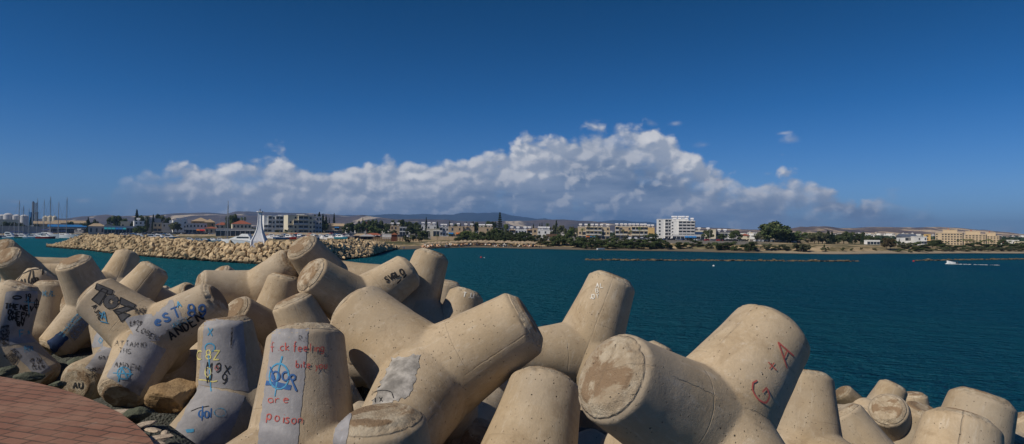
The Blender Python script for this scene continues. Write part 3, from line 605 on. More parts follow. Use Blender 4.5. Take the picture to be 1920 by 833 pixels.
# ------------------------------------------------------------------ rocks
def rockmesh(seed,sub=3,flat=1.,name='rock'):
    bm=bmesh.new(); bmesh.ops.create_icosphere(bm,subdivisions=sub,radius=.5); sd=Vector((seed*5.1,seed*2.3,seed))
    rr=random.Random(seed); pl=[(Vector([rr.gauss(0,1) for _ in range(3)]).normalized(),rr.uniform(.28,.42)) for _ in range(11)]
    for v in bm.verts:
        p_=v.co.copy()
        for nn,d in pl:
            k=p_.dot(nn)-d
            if k>0: p_-=nn*k*.9
        p_*=1+.16*noise.noise(p_*3+sd)+.07*noise.noise(p_*8+sd)
        p_.x*=1.25; p_.z*=.85*flat; v.co=p_
    me=D.meshes.new(name); bm.to_mesh(me); bm.free(); return me
def rockmat(name,c1,c2,c3,wetz=None):
    m,nt,p=newmat(name,.9,.2); g=nt.node('ShaderNodeNewGeometry').outputs['Position']; oi=nt.node('ShaderNodeObjectInfo').outputs['Random']
    f=nt.noise(g,1.6,6,.65); c=nt.mix(nt.step(f,.35,.65),c1,c2); c=nt.mix(nt.step(nt.noise(g,6,5,.7),.5,.7,0,.6),c,c3); c=nt.mix(1.,c,nt.step(oi,0,1,.78,1.15),'MULTIPLY')
    if wetz is not None:
        s_=nt.node('ShaderNodeSeparateXYZ'); nt.put(s_.inputs[0],g); c=nt.mix(nt.step(nt.math('ADD',s_.outputs[2],nt.math('MULTIPLY',f,.5)),wetz+.45,wetz),c,(.028,.024,.015))
    nt.put(p.inputs['Base Color'],c); nt.put(p.inputs['Normal'],nt.bump(nt.noise(g,7,6,.7),.7,.08)); return m
MR=rockmat('limestone',(.48,.345,.195),(.62,.48,.30),(.27,.19,.115),.55); MR2=rockmat('reef_stone',(.10,.07,.035),(.17,.12,.06),(.30,.26,.19),.05)
RMESH=[rockmesh(i) for i in range(8)]; RMESH2=[rockmesh(i+20) for i in range(5)]
for me in RMESH: me.materials.append(MR)
for me in RMESH2: me.materials.append(MR2)
WL=[(88,463.5),(120,466),(160,469),(200,474),(260,480),(340,486.5),(440,493),(520,497),(570,497),(610,492),(650,487),(695,482),(715,475),(735,469.5),(752,466.5)]
CR=[(88,461),(105,459),(128,452),(150,443.5),(200,442.5),(300,448.5),(400,458),(450,460),(500,458.5),(560,457),(610,455),(660,453),(695,455),(720,459.5),(740,463.5),(752,465.5)]
def lerp(T,x):
    if x<=T[0][0]: return T[0][1]
    for (a_,b_),(c_,d_) in zip(T[:-1],T[1:]):
        if x<=c_: return b_+(d_-b_)*(x-a_)/(c_-a_)
    return T[-1][1]
def surf(px,t):            # point on the slope of the harbour breakwater, t=0 waterline, 1 crest, >1 the back
    yh=horizon(px); dw=CZ*F/(lerp(WL,px)-yh); wd=max(3,8+max(0,min(1,(px-585)/80))*14-max(0,px-690)*.34); dc=dw+wd; zc=CZ-(lerp(CR,px)-yh)*dc/F
    if t<=1: d=dw+(dc-dw)*t; z=zc*(max(t,0)**.8)
    else: d=dc+(t-1)*9; z=zc-max(0,(t-1.35))*6
    q=ground_xy(px,d); return Vector((q.x,q.y,z)),d
cand=[]; rr=random.Random(8); pts=[]
for i in range(22000):
    px=rr.uniform(90,748); t=rr.uniform(-.04,1.3); p_,d=surf(px,t)
    s=1.05+rr.random()**2*1.2; s*= .8 if px<150 else 1.
    if any((p_-q).length<(s+s2)*.37 for q,s2 in pts): continue
    pts.append((p_,s)); cand.append((s*F/d*(1 if t<1.05 else .3),p_,s,RMESH,'r',px,t))
# low spit towards the beach
for i in range(60):
    px=rr.uniform(698,757); p_=onz(px,462.5+rr.uniform(-1.6,1.6),.15); cand.append((.9*F/p_.y,Vector((p_.x,p_.y,.15)),rr.uniform(.7,1.2),RMESH,'s',px,0))
for (xa,ya,xb,yb,nn) in ((1098,488.3,1606,491,150),(1716,489.5,1990,486,75)):
    for i in range(nn):
        u=(i+rr.random())/nn; px=xa+(xb-xa)*u; py=ya+(yb-ya)*u-1.+rr.uniform(-.5,.5); p_=onz(px,py,.1); s=rr.uniform(.9,1.9)*(1 if 0.02<u<.98 else .8)
        cand.append((s*F/p_.y,Vector((p_.x,p_.y,rr.uniform(-.05,.2))),s,RMESH2 if rr.random()<.8 else RMESH,'o' if xa<1700 else 'p',px,0))
cand.sort(key=lambda c_:-c_[0])
stuff={}
LB={'r':('pale limestone boulder in the harbour breakwater below the white beacon','boulders of the harbour breakwater'),'s':('small limestone boulder on the low spit where a person stands','boulders of the low spit'),
'o':('brown boulder of the long low offshore reef in mid bay','boulders of the long offshore reef'),'p':('brown boulder of the reef behind the speeding motorboat','boulders of the right offshore reef')}
for i,(a_,p_,s,ms,ty,px,t) in enumerate(cand):
    me=rr.choice(ms); mw=Matrix.LocRotScale(p_+Vector((0,0,.0)),Quaternion([rr.gauss(0,1) for _ in range(4)]).normalized() if ty in 'rs' else Quaternion((0,0,1),rr.uniform(0,6)),Vector((s,s,s*(.9 if ty in'rs' else .55))))
    if i<285:
        o=ob('boulder',me); o.matrix_world=mw; tag(o,LB[ty][0],'boulder',LB[ty][1])
    else: stuff.setdefault(ty,[]).append((me,mw))
for ty,l in stuff.items():
    mb=MB()
    for me,mw in l:
        mb.add([mw@v.co for v in me.vertices],[tuple(p_.vertices) for p_ in me.polygons],0 if me in RMESH else 1)
    o=mb.build('rubble',[MR,MR2]); tag(o,{'r':'smaller limestone boulders packed along the harbour breakwater','s':'small stones along the low spit','o':'smaller brown stones of the long low offshore reef','p':'smaller stones of the reef behind the motorboat'}[ty],'rubble',kind='stuff')
# core under the boulders
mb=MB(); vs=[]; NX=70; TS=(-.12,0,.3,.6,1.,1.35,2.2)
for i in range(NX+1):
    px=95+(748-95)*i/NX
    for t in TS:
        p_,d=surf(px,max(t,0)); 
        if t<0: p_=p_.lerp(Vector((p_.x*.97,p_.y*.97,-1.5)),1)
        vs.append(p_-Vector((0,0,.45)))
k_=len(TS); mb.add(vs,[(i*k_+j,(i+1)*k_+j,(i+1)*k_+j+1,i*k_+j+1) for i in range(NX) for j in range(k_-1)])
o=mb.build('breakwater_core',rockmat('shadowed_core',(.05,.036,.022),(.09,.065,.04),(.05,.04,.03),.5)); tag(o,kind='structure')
# ------------------------------------------------------------------ stones at the walkway's edge
MG=rockmat('green_dark_stone',(.075,.085,.06),(.12,.13,.095),(.19,.18,.14)); MY=rockmat('ochre_stone',(.34,.22,.11),(.44,.31,.17),(.20,.13,.07))
for (px,py,z,s,sx,ms,lb) in [(326,741,5.1,.62,1.1,MY,'large ochre limestone boulder wedged between two painted tetrapods'),(252,780,5.32,.36,1.3,MG,'dark green stone lying at the brick walkway edge on gravel'),(141,680,4.95,.42,1.,MG,'dark stone in the gap left of the tetrapod end marked AU'),
 (14,697,5.3,.36,1.2,MG,'dark green stone at the walkway edge farthest left in the photo'),(48,709,5.32,.40,1.4,MG,'wide dark green stone at the walkway edge below the grey smudge'),(107,722,5.34,.26,1.1,MG,'small dark stone touching the walkway left of the letters AU'),
 (108,602,4.9,.3,1.,MG,'dark stone deep behind the navy painted tetrapod end')]:
    p_=onz(px,py,z); me=rockmesh(int(px)+3,4,1.,'stone'); me.materials.append(ms); o=ob('stone',me); s*=.62 if ms is MG else 1.1; o.matrix_world=Matrix.LocRotScale(p_,Quaternion((0,0,1),px),Vector((s*sx,s,s))); tag(o,lb,'stone')
MS=mat('pale_slab',(.44,.36,.28),.9,.3,8,.01)
for i,(px,py,s) in enumerate([(233,771,.16),(268,797,.17),(284,806,.14),(297,822,.18),(309,812,.10),(290,832,.12)]):
    p_=onz(px,py,5.36); me=rockmesh(60+i,2,.35,'stone_chip'); me.materials.append(MS); o=ob('stone_chip',me); o.matrix_world=Matrix.LocRotScale(p_,Quaternion((0,0,1),i*1.3),Vector((s*1.6,s,s))); tag(o,'pale flat broken chip on the gravel beside the brick walkway','stone chip','pale chips by the walkway')
# ------------------------------------------------------------------ land
COLS=[(-500,[(700,-1),(712,1.2),(900,3),(1500,7),(3500,14)]),
(0,[(560,-1),(562,1.4),(640,2.2),(800,4),(1000,6),(1600,9),(3500,20)]),
(140,[(640,-1),(642,1.4),(680,2.5),(760,4.5),(1000,6),(1600,9),(3500,20)]),
(250,[(555,-1),(557,1.4),(585,1.9),(650,5.),(900,6.5),(1600,9),(3500,22)]),
(460,[(520,-1),(522,1.4),(560,2.4),(620,5.),(900,6.5),(1600,9),(3500,22)]),
(492,[(300,-1),(302,1.6),(440,2.2),(480,4.6),(600,5.6),(1600,9),(3500,22)]),
(515,[(172,-1),(176,1.8),(440,2.4),(480,4.8),(600,5.6),(1600,9),(3500,22)]),
(650,[(200,-1),(206,2.),(380,2.6),(480,4.2),(600,5.4),(1600,10),(3500,22)]),
(740,[(262,-1),(290,.8),(345,2.6),(480,4.2),(600,5.4),(1600,10),(3500,22)]),
(900,[(330,-1),(333,.15),(352,.9),(375,2.9),(600,4.6),(1600,10),(3500,22)]),
(1000,[(314,-1),(317,.15),(338,.9),(352,3.),(600,4.4),(1600,10),(3500,22)]),
(1100,[(304,-1),(307,.2),(318,1.),(340,3.6),(700,4.),(1600,9),(3500,22)]),
(1240,[(300,-1),(303,.2),(312,.9),(328,3.9),(760,4.),(1600,9),(3500,26)]),
(1400,[(285,-1),(288,.2),(294,.8),(303,3.7),(700,4.2),(1600,9),(3500,30)]),
(1560,[(278,-1),(281,.2),(288,.9),(298,2.6),(600,3.4),(1600,10),(3500,34)]),
(1700,[(303,-1),(306,.2),(318,.9),(334,2.4),(600,3.6),(1600,10),(3500,34)]),
(1850,[(329,-1),(332,.2),(345,.9),(362,2.4),(620,3.2),(1600,9),(3500,30)]),
(2300,[(420,-1),(424,.2),(440,.9),(462,2.4),(700,3.2),(1600,9),(3500,20)])]
def prof(pr,d):
    if d<=pr[0][0]: return pr[0][1]-min(2.,(pr[0][0]-d)*.08)
    for (a_,b_),(c_,e_) in zip(pr[:-1],pr[1:]):
        if d<=c_: return b_+(e_-b_)*(d-a_)/(c_-a_)
    return pr[-1][1]
def land_z(px,d):
    if px<=COLS[0][0]: return prof(COLS[0][1],d)
    for (a_,pa),(b_,pb) in zip(COLS[:-1],COLS[1:]):
        if px<=b_:
            k=(px-a_)/(b_-a_); k=k*k*(3-2*k)
            # blend the shore distance first so that the coast runs straight between columns
            sa,sb=pa[0][0],pb[0][0]; s=sa+(sb-sa)*k; w_=max(0,min(1,(3500-d)/(3500-s))) if d>s else 1
            return prof(pa,d+(sa-s)*w_)*(1-k)+prof(pb,d+(sb-s)*w_)*k
    return prof(COLS[-1][1],d)
def shore(px):
    lo_=100.
    for (a_,pa),(b_,pb) in zip(COLS[:-1],COLS[1:]):
        if a_<=px<=b_:
            k=(px-a_)/(b_-a_); k=k*k*(3-2*k); return pa[0][0]+(pb[0][0]-pa[0][0])*k
    return 500
def at(px,d,dz=0.):
    q=ground_xy(px,d); return Vector((q.x,q.y,land_z(px,d)+dz))
ds=[160,172,176,182,190,200,206,212,222,235,250,262,270,278,280,283,286,289,292,295,298,301,304,307,310,313,316,320,324,328,332,336,340,345,350,356,363,370,380,392,405,420,440,460,480,500,520,540,556,562,575,590,605,620,640,660,680,710,750,800,860,950,1100,1300,1600,2000,2600,3600,7000,14000]
pxs=[-1200+(4500)*i/520 for i in range(521)]
mb=MB(); vs=[]
for d in ds:
    for px in pxs:
        q=ground_xy(px,d); z=land_z(px,min(d,3500))
        if z>.3: z+=.25*noise.noise(Vector((q.x*.05,q.y*.05,0)))+(.35 if z<3.2 else .1)*noise.noise(Vector((q.x*.22,q.y*.22,3)))*min(1,(z-.3))
        vs.append((q.x,q.y,z if d>176 else -3))
N=len(pxs); mb.add(vs,[(j*N+i,j*N+i+1,(j+1)*N+i+1,(j+1)*N+i) for j in range(len(ds)-1) for i in range(N-1)])
m,nt,p=newmat('coast_soil',.95,.1); g=nt.node('ShaderNodeNewGeometry'); s_=nt.node('ShaderNodeSeparateXYZ'); nt.put(s_.inputs[0],g.outputs['Position'])
P_=g.outputs['Position']; nz=nt.node('ShaderNodeSeparateXYZ'); nt.put(nz.inputs[0],g.outputs['Normal'])
f=nt.noise(P_,.12,6,.65); f2=nt.noise(P_,.03,5,.6); f3=nt.noise(P_,.6,5,.7)
right=nt.step(nt.math('DIVIDE',s_.outputs[0],s_.outputs[1]),.36,.44)
earth=nt.mix(f3,(.34,.25,.15),(.52,.41,.26)); dry=nt.mix(f3,(.13,.10,.045),(.23,.18,.09)); scr=nt.mix(f3,(.03,.04,.018),(.09,.10,.05)); sand=nt.mix(right,nt.mix(f3,(.12,.10,.075),(.19,.16,.115)),nt.mix(f3,(.26,.21,.15),(.38,.32,.23))); tar=nt.mix(f3,(.14,.13,.115),(.20,.185,.16))
c=nt.mix(nt.step(f,.44,.56),earth,dry); c=nt.mix(nt.step(f2,.46,.60,0,.85),c,scr)
c=nt.mix(nt.math('MULTIPLY',nt.step(s_.outputs[2],3.3,3.6),nt.math('SUBTRACT',1.,right)),c,tar)
c=nt.mix(nt.math('MULTIPLY',nt.step(nz.outputs[2],.985,.95),nt.step(nt.math('DIVIDE',s_.outputs[0],s_.outputs[1]),.12,.24,.25,1.)),c,earth)
c=nt.mix(nt.step(nt.math('ADD',s_.outputs[2],nt.math('MULTIPLY',f3,.4)),1.5,1.05),c,sand); c=nt.mix(nt.step(s_.outputs[2],.30,.08),c,(.085,.07,.05))
nt.put(p.inputs['Base Color'],c); nt.put(p.inputs['Normal'],nt.bump(f3,.8,.3))
MLAND=m; o=mb.build('ground',m,smooth=True); tag(o,kind='structure')
# ------------------------------------------------------------------ hills
def ridge(name,pl,d0,dep,zb,mat_,amp,fr,seed,n=420,rows=14,crest=.55):
    x0,x1=pl[0][0],pl[-1][0]; mb=MB(); vs=[]
    for j in range(rows+1):
        v=j/rows; k=math.sin(min(v/crest,1)*math.pi/2)**1.25 if v<=crest else math.cos((v-crest)/(1-crest)*math.pi/2)
        for i in range(n+1):
            px=x0+(x1-x0)*i/n; py=lerp(pl,px); dc=d0+dep*crest; d=d0+dep*v; q=ground_xy(px,d)
            zt=CZ+(horizon(px)-py)*dc/F; P3=Vector((q.x/fr,q.y/fr,seed))
            rg=noise.noise(P3)*.5+noise.noise(P3*2.3)*.3+noise.noise(P3*5.1)*.2
            gul=1-abs(noise.noise(Vector((q.x/fr*3,q.y/fr*.8,seed+5))))*2
            z=zb+(zt-zb)*k*(1+ (.35*rg-.12*(1-gul))*math.sin(min(1,v/crest)*math.pi) ) + amp*rg*k
            vs.append((q.x,q.y,z))
    N=n+1; mb.add(vs,[(j*N+i,j*N+i+1,(j+1)*N+i+1,(j+1)*N+i) for j in range(rows) for i in range(n)])
    o=mb.build(name,mat_,smooth=True); tag(o,kind='structure'); return o
def hillmat(name,c1,c2,c3,sc,bare=.62,houses=True):
    m,nt,p=newmat(name,.95,.1); g=nt.node('ShaderNodeNewGeometry'); P_=g.outputs['Position']; st=nt.vmath('MULTIPLY',P_,(1,.35,2.5))
    c=nt.mix(nt.step(nt.noise(st,.004*sc,7,.65),.4,.6),c1,c2); c=nt.mix(nt.step(nt.noise(st,.0022*sc,7,.62,.8),bare,bare+.07),c,c3)
    c=nt.mix(nt.step(nt.noise(P_,.05*sc,4,.7),.5,.62,0,.5),c,tuple(x*.45 for x in c1)); nt.put(p.inputs['Base Color'],c); return m
MH1=hillmat('scrub_hill',(.085,.065,.055),(.155,.11,.085),(.62,.47,.30),2.2,.50); MH2=hillmat('far_hill',(.07,.06,.062),(.12,.095,.085),(.55,.46,.34),1.3,.555); MH3=hillmat('mountain',(.018,.022,.028),(.03,.033,.04),(.04,.04,.045),.2,.9)
ridge('hills',[(1290,428),(1340,429),(1400,431),(1470,432),(1500,427),(1545,424),(1575,427.5),(1640,426),(1700,427),(1760,428),(1800,430),(1860,434),(1895,436),(1920,439),(1960,445),(2020,452)],2300,2600,12,MH1,9,420,1)
ridge('hills',[(-120,416),(0,412),(120,410),(150,406.5),(200,402),(225,405.5),(290,404),(330,401),(380,401.5),(440,404),(500,406),(560,404),(610,404),(660,408),(680,404.5),(700,408),(760,411),(830,414),(900,416),(980,415),(1020,413),(1060,412.5),(1120,417),(1180,420),(1260,424),(1330,428),(1400,433)],3600,2600,14,MH2,14,700,2)
ridge('hills',[(180,416),(300,406),(340,400.5),(380,399),(425,400),(440,396.5),(462,395),(480,397),(540,399),(580,399.5),(640,404),(700,409),(760,414),(840,419)],5200,2600,16,MH2,22,900,4)
ridge('mountains',[(560,424),(630,407),(672,404),(700,402),(745,400.5),(765,402),(800,402),(815,404),(850,402.5),(868,399),(895,400),(935,400),(960,404),(985,407),(1005,410),(1020,409),(1040,412),(1080,416),(1112,418),(1150,413.5),(1172,414),(1190,417),(1215,416.5),(1240,421),(1290,428),(1340,433)],9500,4000,10,MH3,55,900,3,rows=18)
# ------------------------------------------------------------------ air
m=D.materials.new('haze'); m.use_nodes=True; nt=NT(m.node_tree); nt.n.remove(nt.n['Principled BSDF']); pv=nt.node('ShaderNodeVolumePrincipled'); pv.inputs['Color'].default_value=(.24,.46,.86,1); pv.inputs['Density'].default_value=HAZE; pv.inputs['Anisotropy'].default_value=.0
nt.l.new(pv.outputs[0],nt.n['Material Output'].inputs['Volume'])
mb=MB(); mb.box(-19000,19000,-120,17000,-8,470); o=mb.build('haze',m); tag(o,kind='stuff')
# ------------------------------------------------------------------ white beacon on the breakwater
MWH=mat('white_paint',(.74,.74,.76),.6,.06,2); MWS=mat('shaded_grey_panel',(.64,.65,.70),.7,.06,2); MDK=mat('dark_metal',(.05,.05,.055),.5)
p_,d_=surf(488,1.25); bz=onz(488,456.5,3.6); bd=d_; q=ground_xy(487,bd); k_=bd/F
L_=empty('beacon_tower',(q.x,q.y,CZ-(457.-horizon(487))*k_-.3),0.12,'white flared concrete beacon tower with four fins on the boulder breakwater','beacon tower')
Hb=66*k_; 
def wid(t): return 3.9*k_+(17.2-3.9)*k_*((1-t)**2.6) if t>.14 else 15.2*k_+ (17.2-15.2)*k_*(1-t/.14)*.3
def wid(t): return lerp([(0,20.5),(.13,19.5),(.25,14.8),(.38,10.4),(.52,7.2),(.67,5.4),(.85,4.4),(1,4.2)],t)*k_*.82
for a_ in range(4):
    ang=math.pi/4+a_*math.pi/2; mb=MB(); ts=[i/16 for i in range(17)]
    vs=[]
    for t in ts:
        ro=wid(t)*1.08; ri=ro-(2.6-1.3*t)*k_; z=t*Hb*.9; hw=(1.5-.9*t)*k_*.8
        for r_,s_ in ((ri,-1),(ro,-1),(ro,1),(ri,1)): vs.append((r_*math.cos(ang)-s_*hw*math.sin(ang),r_*math.sin(ang)+s_*hw*math.cos(ang),z))
    fs=[(i*4+j,i*4+(j+1)%4,(i+1)*4+(j+1)%4,(i+1)*4+j) for i in range(16) for j in range(4)]+[(3,2,1,0),(64,65,66,67)]
    mb.add(vs,fs); mb.build('fin',MWH,L_)
mb=MB(); vs=[]
for i in range(17):
    t=i/16; r_=wid(t)*1.01; z=t*Hb*.9
    for j in range(4): a_=math.pi/4+j*math.pi/2; vs.append((r_*math.cos(a_),r_*math.sin(a_),z))
mb.add(vs,[(i*4+j,i*4+(j+1)%4,(i+1)*4+(j+1)%4,(i+1)*4+j) for i in range(16) for j in range(4)]+[(3,2,1,0),(64,65,66,67)]); mb.build('shaft',MWS,L_)
for i in range(8):
    a_=i*math.pi/4+.2; mb=MB(); c_,s_=math.cos(a_),math.sin(a_); r0,r1=1.5*k_,6.4*k_; z0=Hb*.90
    vs=[(r0*c_-s_*k_,r0*s_+c_*k_,z0),(r0*c_+s_*k_,r0*s_-c_*k_,z0),(r1*c_+s_*2*k_,r1*s_-c_*2*k_,z0+2.2*k_),(r1*c_-s_*2*k_,r1*s_+c_*2*k_,z0+2.2*k_)]; vs+=[(x,y,z+1.5*k_) for x,y,z in vs]
    mb.add(vs,[(0,3,2,1),(4,5,6,7),(0,1,5,4),(1,2,6,5),(2,3,7,6),(3,0,4,7)]); mb.build('gallery_petal',MWH,L_)
mb=MB(); mb.tube([(0,0,Hb*.88),(0,0,Hb*.965)],[3.3*k_,2.2*k_],12); mb.build('gallery',MWH,L_)
mb=MB(); mb.tube([(0,0,Hb*.96),(0,0,Hb*.985),(0,0,Hb*1.0),(0,0,Hb*1.03)],[1.1*k_,1.1*k_,.7*k_,.2*k_],10); mb.build('lantern',MDK,L_)
mb=MB(); mb.box(-13*k_,13*k_,-13*k_,13*k_,-2.,.02); mb.build('plinth',MWS,L_)
# ------------------------------------------------------------------ buildings
MGL=mat('dark_glass',(.025,.032,.042),.25,.2,1,spec=.5); MBL=mat('blue_shutter',(.03,.10,.32),.5); MFR=mat('white_frame',(.66,.66,.66),.6)
W_={'white':(.70,.70,.69),'cream':(.62,.56,.43),'tan':(.47,.36,.24),'sand':(.54,.43,.29),'grey':(.36,.36,.37),'ochre':(.50,.33,.15),'pink':(.34,.13,.10),'brown':(.16,.10,.065),'blue':(.03,.17,.42),'teal':(.04,.26,.34),'dark':(.035,.04,.05),'lgrey':(.52,.52,.53),'yellow':(.58,.40,.17),'steel':(.12,.15,.19)}
def MW(c): return mat(c+'_render',W_[c],.85,.08,.6)
MTILE=mat('red_roof_tile',(.30,.095,.055),.85,.25,2.5,.03); MTHAT=mat('tan_roof',(.42,.32,.21),.9,.2,2); MORG=mat('orange_awning',(.55,.16,.03),.8); MRED=mat('red_awning',(.50,.03,.03),.8); MBLU=mat('blue_canvas',(.02,.16,.42),.8); MTEAL=mat('teal_awning',(.03,.32,.38),.8)
LMK=[]
def bld(name,label,cat,px0,px1,pyt,d,rows,wall='white',depth=10.,yaw=0.,roof='flat',roofm=None,tanks=0,frame=None,slab=None,shop=None,side=None,pymid=None,group=None):
    slab=slab or wall; pc=(px0+px1)/2; w_=(px1-px0)*d/F/max(.7,math.cos(yaw)); g=at(pc,d); yh=horizon(pc); ztop=CZ-(pyt-yh)*d/F; zb=g.z
    az_=math.atan2(g.x,g.y); h=max(2.6,ztop-zb); r=empty(name,(g.x,g.y,zb),-az_+yaw,label,cat,group)
    if roof in('hip','gable'): hr=h*.26; hb=h-hr
    elif tanks: hb=h-min(1.7,h*.16)
    else: hb=h
    MB().box(-w_/2,w_/2,0,depth,-3.5,hb).build('wall',MW(wall),r)
    if roof=='flat':
        mb=MB(); t_=.25; 
        for (a_,b_,c_,d__) in ((-w_/2-.1,w_/2+.1,-.12,.15),(-w_/2-.1,w_/2+.1,depth-.15,depth+.1),(-w_/2-.1,-w_/2+.15,.15,depth-.15),(w_/2-.15,w_/2+.1,.15,depth-.15)): mb.box(a_,b_,c_,d__,hb-.12,hb+.35)
        mb.build('parapet',MW(slab),r)
    else:
        o=.5; x0,x1,y0,y1=-w_/2-o,w_/2+o,-o,depth+o; rl=max(0,(x1-x0)/2-(y1-y0)/2) if roof=='hip' else (x1-x0)/2
        mb=MB(); ym=(y0+y1)/2; xm=(x0+x1)/2
        mb.add([(x0,y0,hb),(x1,y0,hb),(x1,y1,hb),(x0,y1,hb),(xm-rl,ym,hb+hr),(xm+rl,ym,hb+hr)],[(0,1,5,4),(1,2,5),(2,3,4,5),(3,0,4),(3,2,1,0)]); mb.build('roof',roofm or MTILE,r)
    nf=len(rows); fh=hb/nf if nf else hb
    def cell(ch,x,z,cw,fl,T):
        if ch=='.': return
        def put(name,mb,ms):
            o=mb.build(name,ms,r)
            if T is not None: o.matrix_local=T
        if ch in 'wntm':
            ww=min(1.5,cw*.5)*(.6 if ch=='n' else 1.15 if ch=='m' else 1); wh=fh*(.46 if ch!='t' else .7); z0=z+fh*(.27 if ch!='t' else .08)
            f_=.10; mp_=MB().box(x-ww/2,x+ww/2,-.03,.0,z0,z0+wh); mb=MB()
            for (a_,b_,c_,e_) in ((x-ww/2-f_,x-ww/2,z0-f_,z0+wh+f_),(x+ww/2,x+ww/2+f_,z0-f_,z0+wh+f_),(x-ww/2,x+ww/2,z0-f_,z0),(x-ww/2,x+ww/2,z0+wh,z0+wh+f_)): mb.box(a_,b_,-.13,-.001,c_,e_,1)
            mb.m=[0]*len(mb.f); o=mb.build('window',[frame or MW(wall)],r); mp_.build('pane',MGL,o)
            if T is not None: o.matrix_local=T
        elif ch in 'bBv':
            ww=cw*.84; mb=MB(); mb.box(x-ww/2,x+ww/2,-.03,.0,z+.05,z+fh*.82,0); mb.box(x-ww*.2-.05,x-ww*.2+.05,-.08,-.031,z+.05,z+fh*.82,1); mb.box(x+ww*.22-.05,x+ww*.22+.05,-.08,-.031,z+.05,z+fh*.82,1); put('glass_door',mb,[MGL,MFR])
            mb=MB(); mb.box(x-cw*.47,x+cw*.47,-1.5,-.001,z-.12,z+.08,0); 
            mb.box(x-cw*.47,x+cw*.47,-1.5,-1.4,z+.08,z+fh*.33,0 if ch=='b' else 1)
            for s_ in (-1,1): mb.box(x+s_*cw*.47-.08,x+s_*cw*.47+.08,-1.39,-.001,z+.09,z+fh*(.33 if ch!='v' else .97),0)
            if ch=='v' or ch=='b': mb.box(x-cw*.47,x+cw*.47,-1.5,-.001,z+fh*.975,z+fh*1.0-.14,0)
            put('balcony',mb,[MW(slab),MW('lgrey')])
        elif ch in 's': 
            ww=cw*.9; mb=MB(); mb.box(x-ww/2,x+ww/2,-.03,0,z+.05,z+fh*.75,0); mb.box(x-ww/2-.1,x+ww/2+.1,-.12,-.001,z+fh*.75,z+fh*.83,1); put('shop_window',mb,[MGL,MW('white')])
        elif ch in 'oOuUr':
            m_={'o':MORG,'O':MORG,'u':MBLU,'U':MTEAL,'r':MRED}[ch]; ww=cw*.9; mb=MB(); mb.box(x-ww/2,x+ww/2,-.03,0,z+.05,z+fh*.6,0); put('shop_window',mb,[MGL])
            mb=MB(); mb.add([(x-ww/2,-.02,z+fh*.82),(x+ww/2,-.02,z+fh*.82),(x+ww/2,-1.8,z+fh*.58),(x-ww/2,-1.8,z+fh*.58),(x-ww/2,-1.8,z+fh*.48),(x+ww/2,-1.8,z+fh*.48)],[(0,1,2,3),(3,2,5,4)]); put('awning',mb,[m_])
    for fi,row in enumerate(rows):
        z=hb-(fi+1)*fh; cw=w_/len(row)
        for ci,ch in enumerate(row): cell(ch,-w_/2+cw*(ci+.5),z,cw,fi,None)
    if side:
        sg,rws=side; T=Matrix.Translation((sg*w_/2,depth/2,0))@Matrix.Rotation(sg*math.pi/2,4,'Z')
        for fi,row in enumerate(rws):
            z=hb-(fi+1)*(hb/len(rws)); cw=depth/len(row)
            for ci,ch in enumerate(row): cell(ch,-depth/2+cw*(ci+.5),z,cw,fi,T)
    rt=random.Random(int(px0*7))
    for i in range(tanks):
        x=-w_/2+w_*(i+.5+rt.uniform(-.2,.2))/tanks; y=depth*rt.uniform(.2,.6); s=d/F*1.75; mb=MB()
        mb.tube([(x-s*1.7,y,hb+s*2.6),(x+s*1.7,y,hb+s*2.6)],s*.95,8,0); mb.box(x-s*.9,x+s*.9,y-s*.3,y+s*.3,hb,hb+s*1.5,1); build_o=mb.build('water_tank',[MWH,MW('lgrey')],r)
    LMK.append((px0,px1,name)); return r
MB_=[]
T_=bld
T_('villa','white two storey villa with shuttered windows left of the palm by the harbour','house',253,274,412,640,['www','www','w.w'],'white',9,.10,tanks=1)
T_('villa','windowless side wall of the white shuttered villa, its shade painted in grey','house',274,300,410.5,655,['....','....'],'grey',12)  # grey wall colour carries the shade on the villa's right side
T_('villa','small sand coloured villa with arched porch beside the shade grey blank wall','house',288,302,418,628,['ww','bb'],'sand',8)
T_('villa','low grey building between the sand villa and the white turreted block','house',301,320,419,640,['.w.w','....'],'lgrey',8)
T_('apartment_block','white block with two small roof turrets left of the glass fronted shop','building',326,350,414,632,['..w','..w','..w'],'white',12,.1)
for a_,b_ in ((331,336),(341,348)): pass
T_('roof_turret_house','white stair house rising above the turreted block at left','building',331,337,409.5,650,['w'],'white',5); T_('roof_turret_house','wide white roof cabin above the turreted block at left','building',340,349,410.5,652,['ww'],'white',5)
T_('villa','low white house under a bright green bush beside the turreted block','house',318,329,414,650,['w','w'],'white',8)
T_('shop','pale blue fronted shop with red awning facing the boatyard','shop',350,386,419.5,615,['wwwwww','sssorr'],'lgrey',12,frame=MFR)
T_('house','large house with tan hipped roof among red roofed ones','house',360,392,408,690,['www','www'],'ochre',18,roof='hip',roofm=MTHAT)
T_('house','orange brick tower house under the tan hipped roof','house',384,402,410.5,675,['.w','.w'],'ochre',12,roof='hip',roofm=MTHAT)
T_('tavern','low tavern with wide red tiled roof at the quay','restaurant',385,408,425,612,['www'],'sand',12,roof='hip')
T_('tavern','second red roofed tavern with pale gable next to the wide one','restaurant',405,428,417,640,['www','ws'],'cream',10,roof='hip')
T_('villa','cream villa with red roof and small white dormers left of the beacon','house',437,470,413.5,600,['wwwww','wwwww'],'cream',14,.08,roof='hip')
T_('quay_shelter','long flat white canopy over quayside tables left of the beacon','shelter',408,475,429.5,560,['ssssssss'],'lgrey',5)
T_('apartment_block','white four storey apartments with balconies just right of the beacon','apartment block',496,530,405,560,['.vwvv','.vwvv','bvwvb','bb.ww'],'white',14,.12,side=(1,['w.','w.','w.']))
T_('apartment_block','narrow white stair tower joined to the balconied apartments','apartment block',521,533,404,575,['w','w','w'],'white',8)
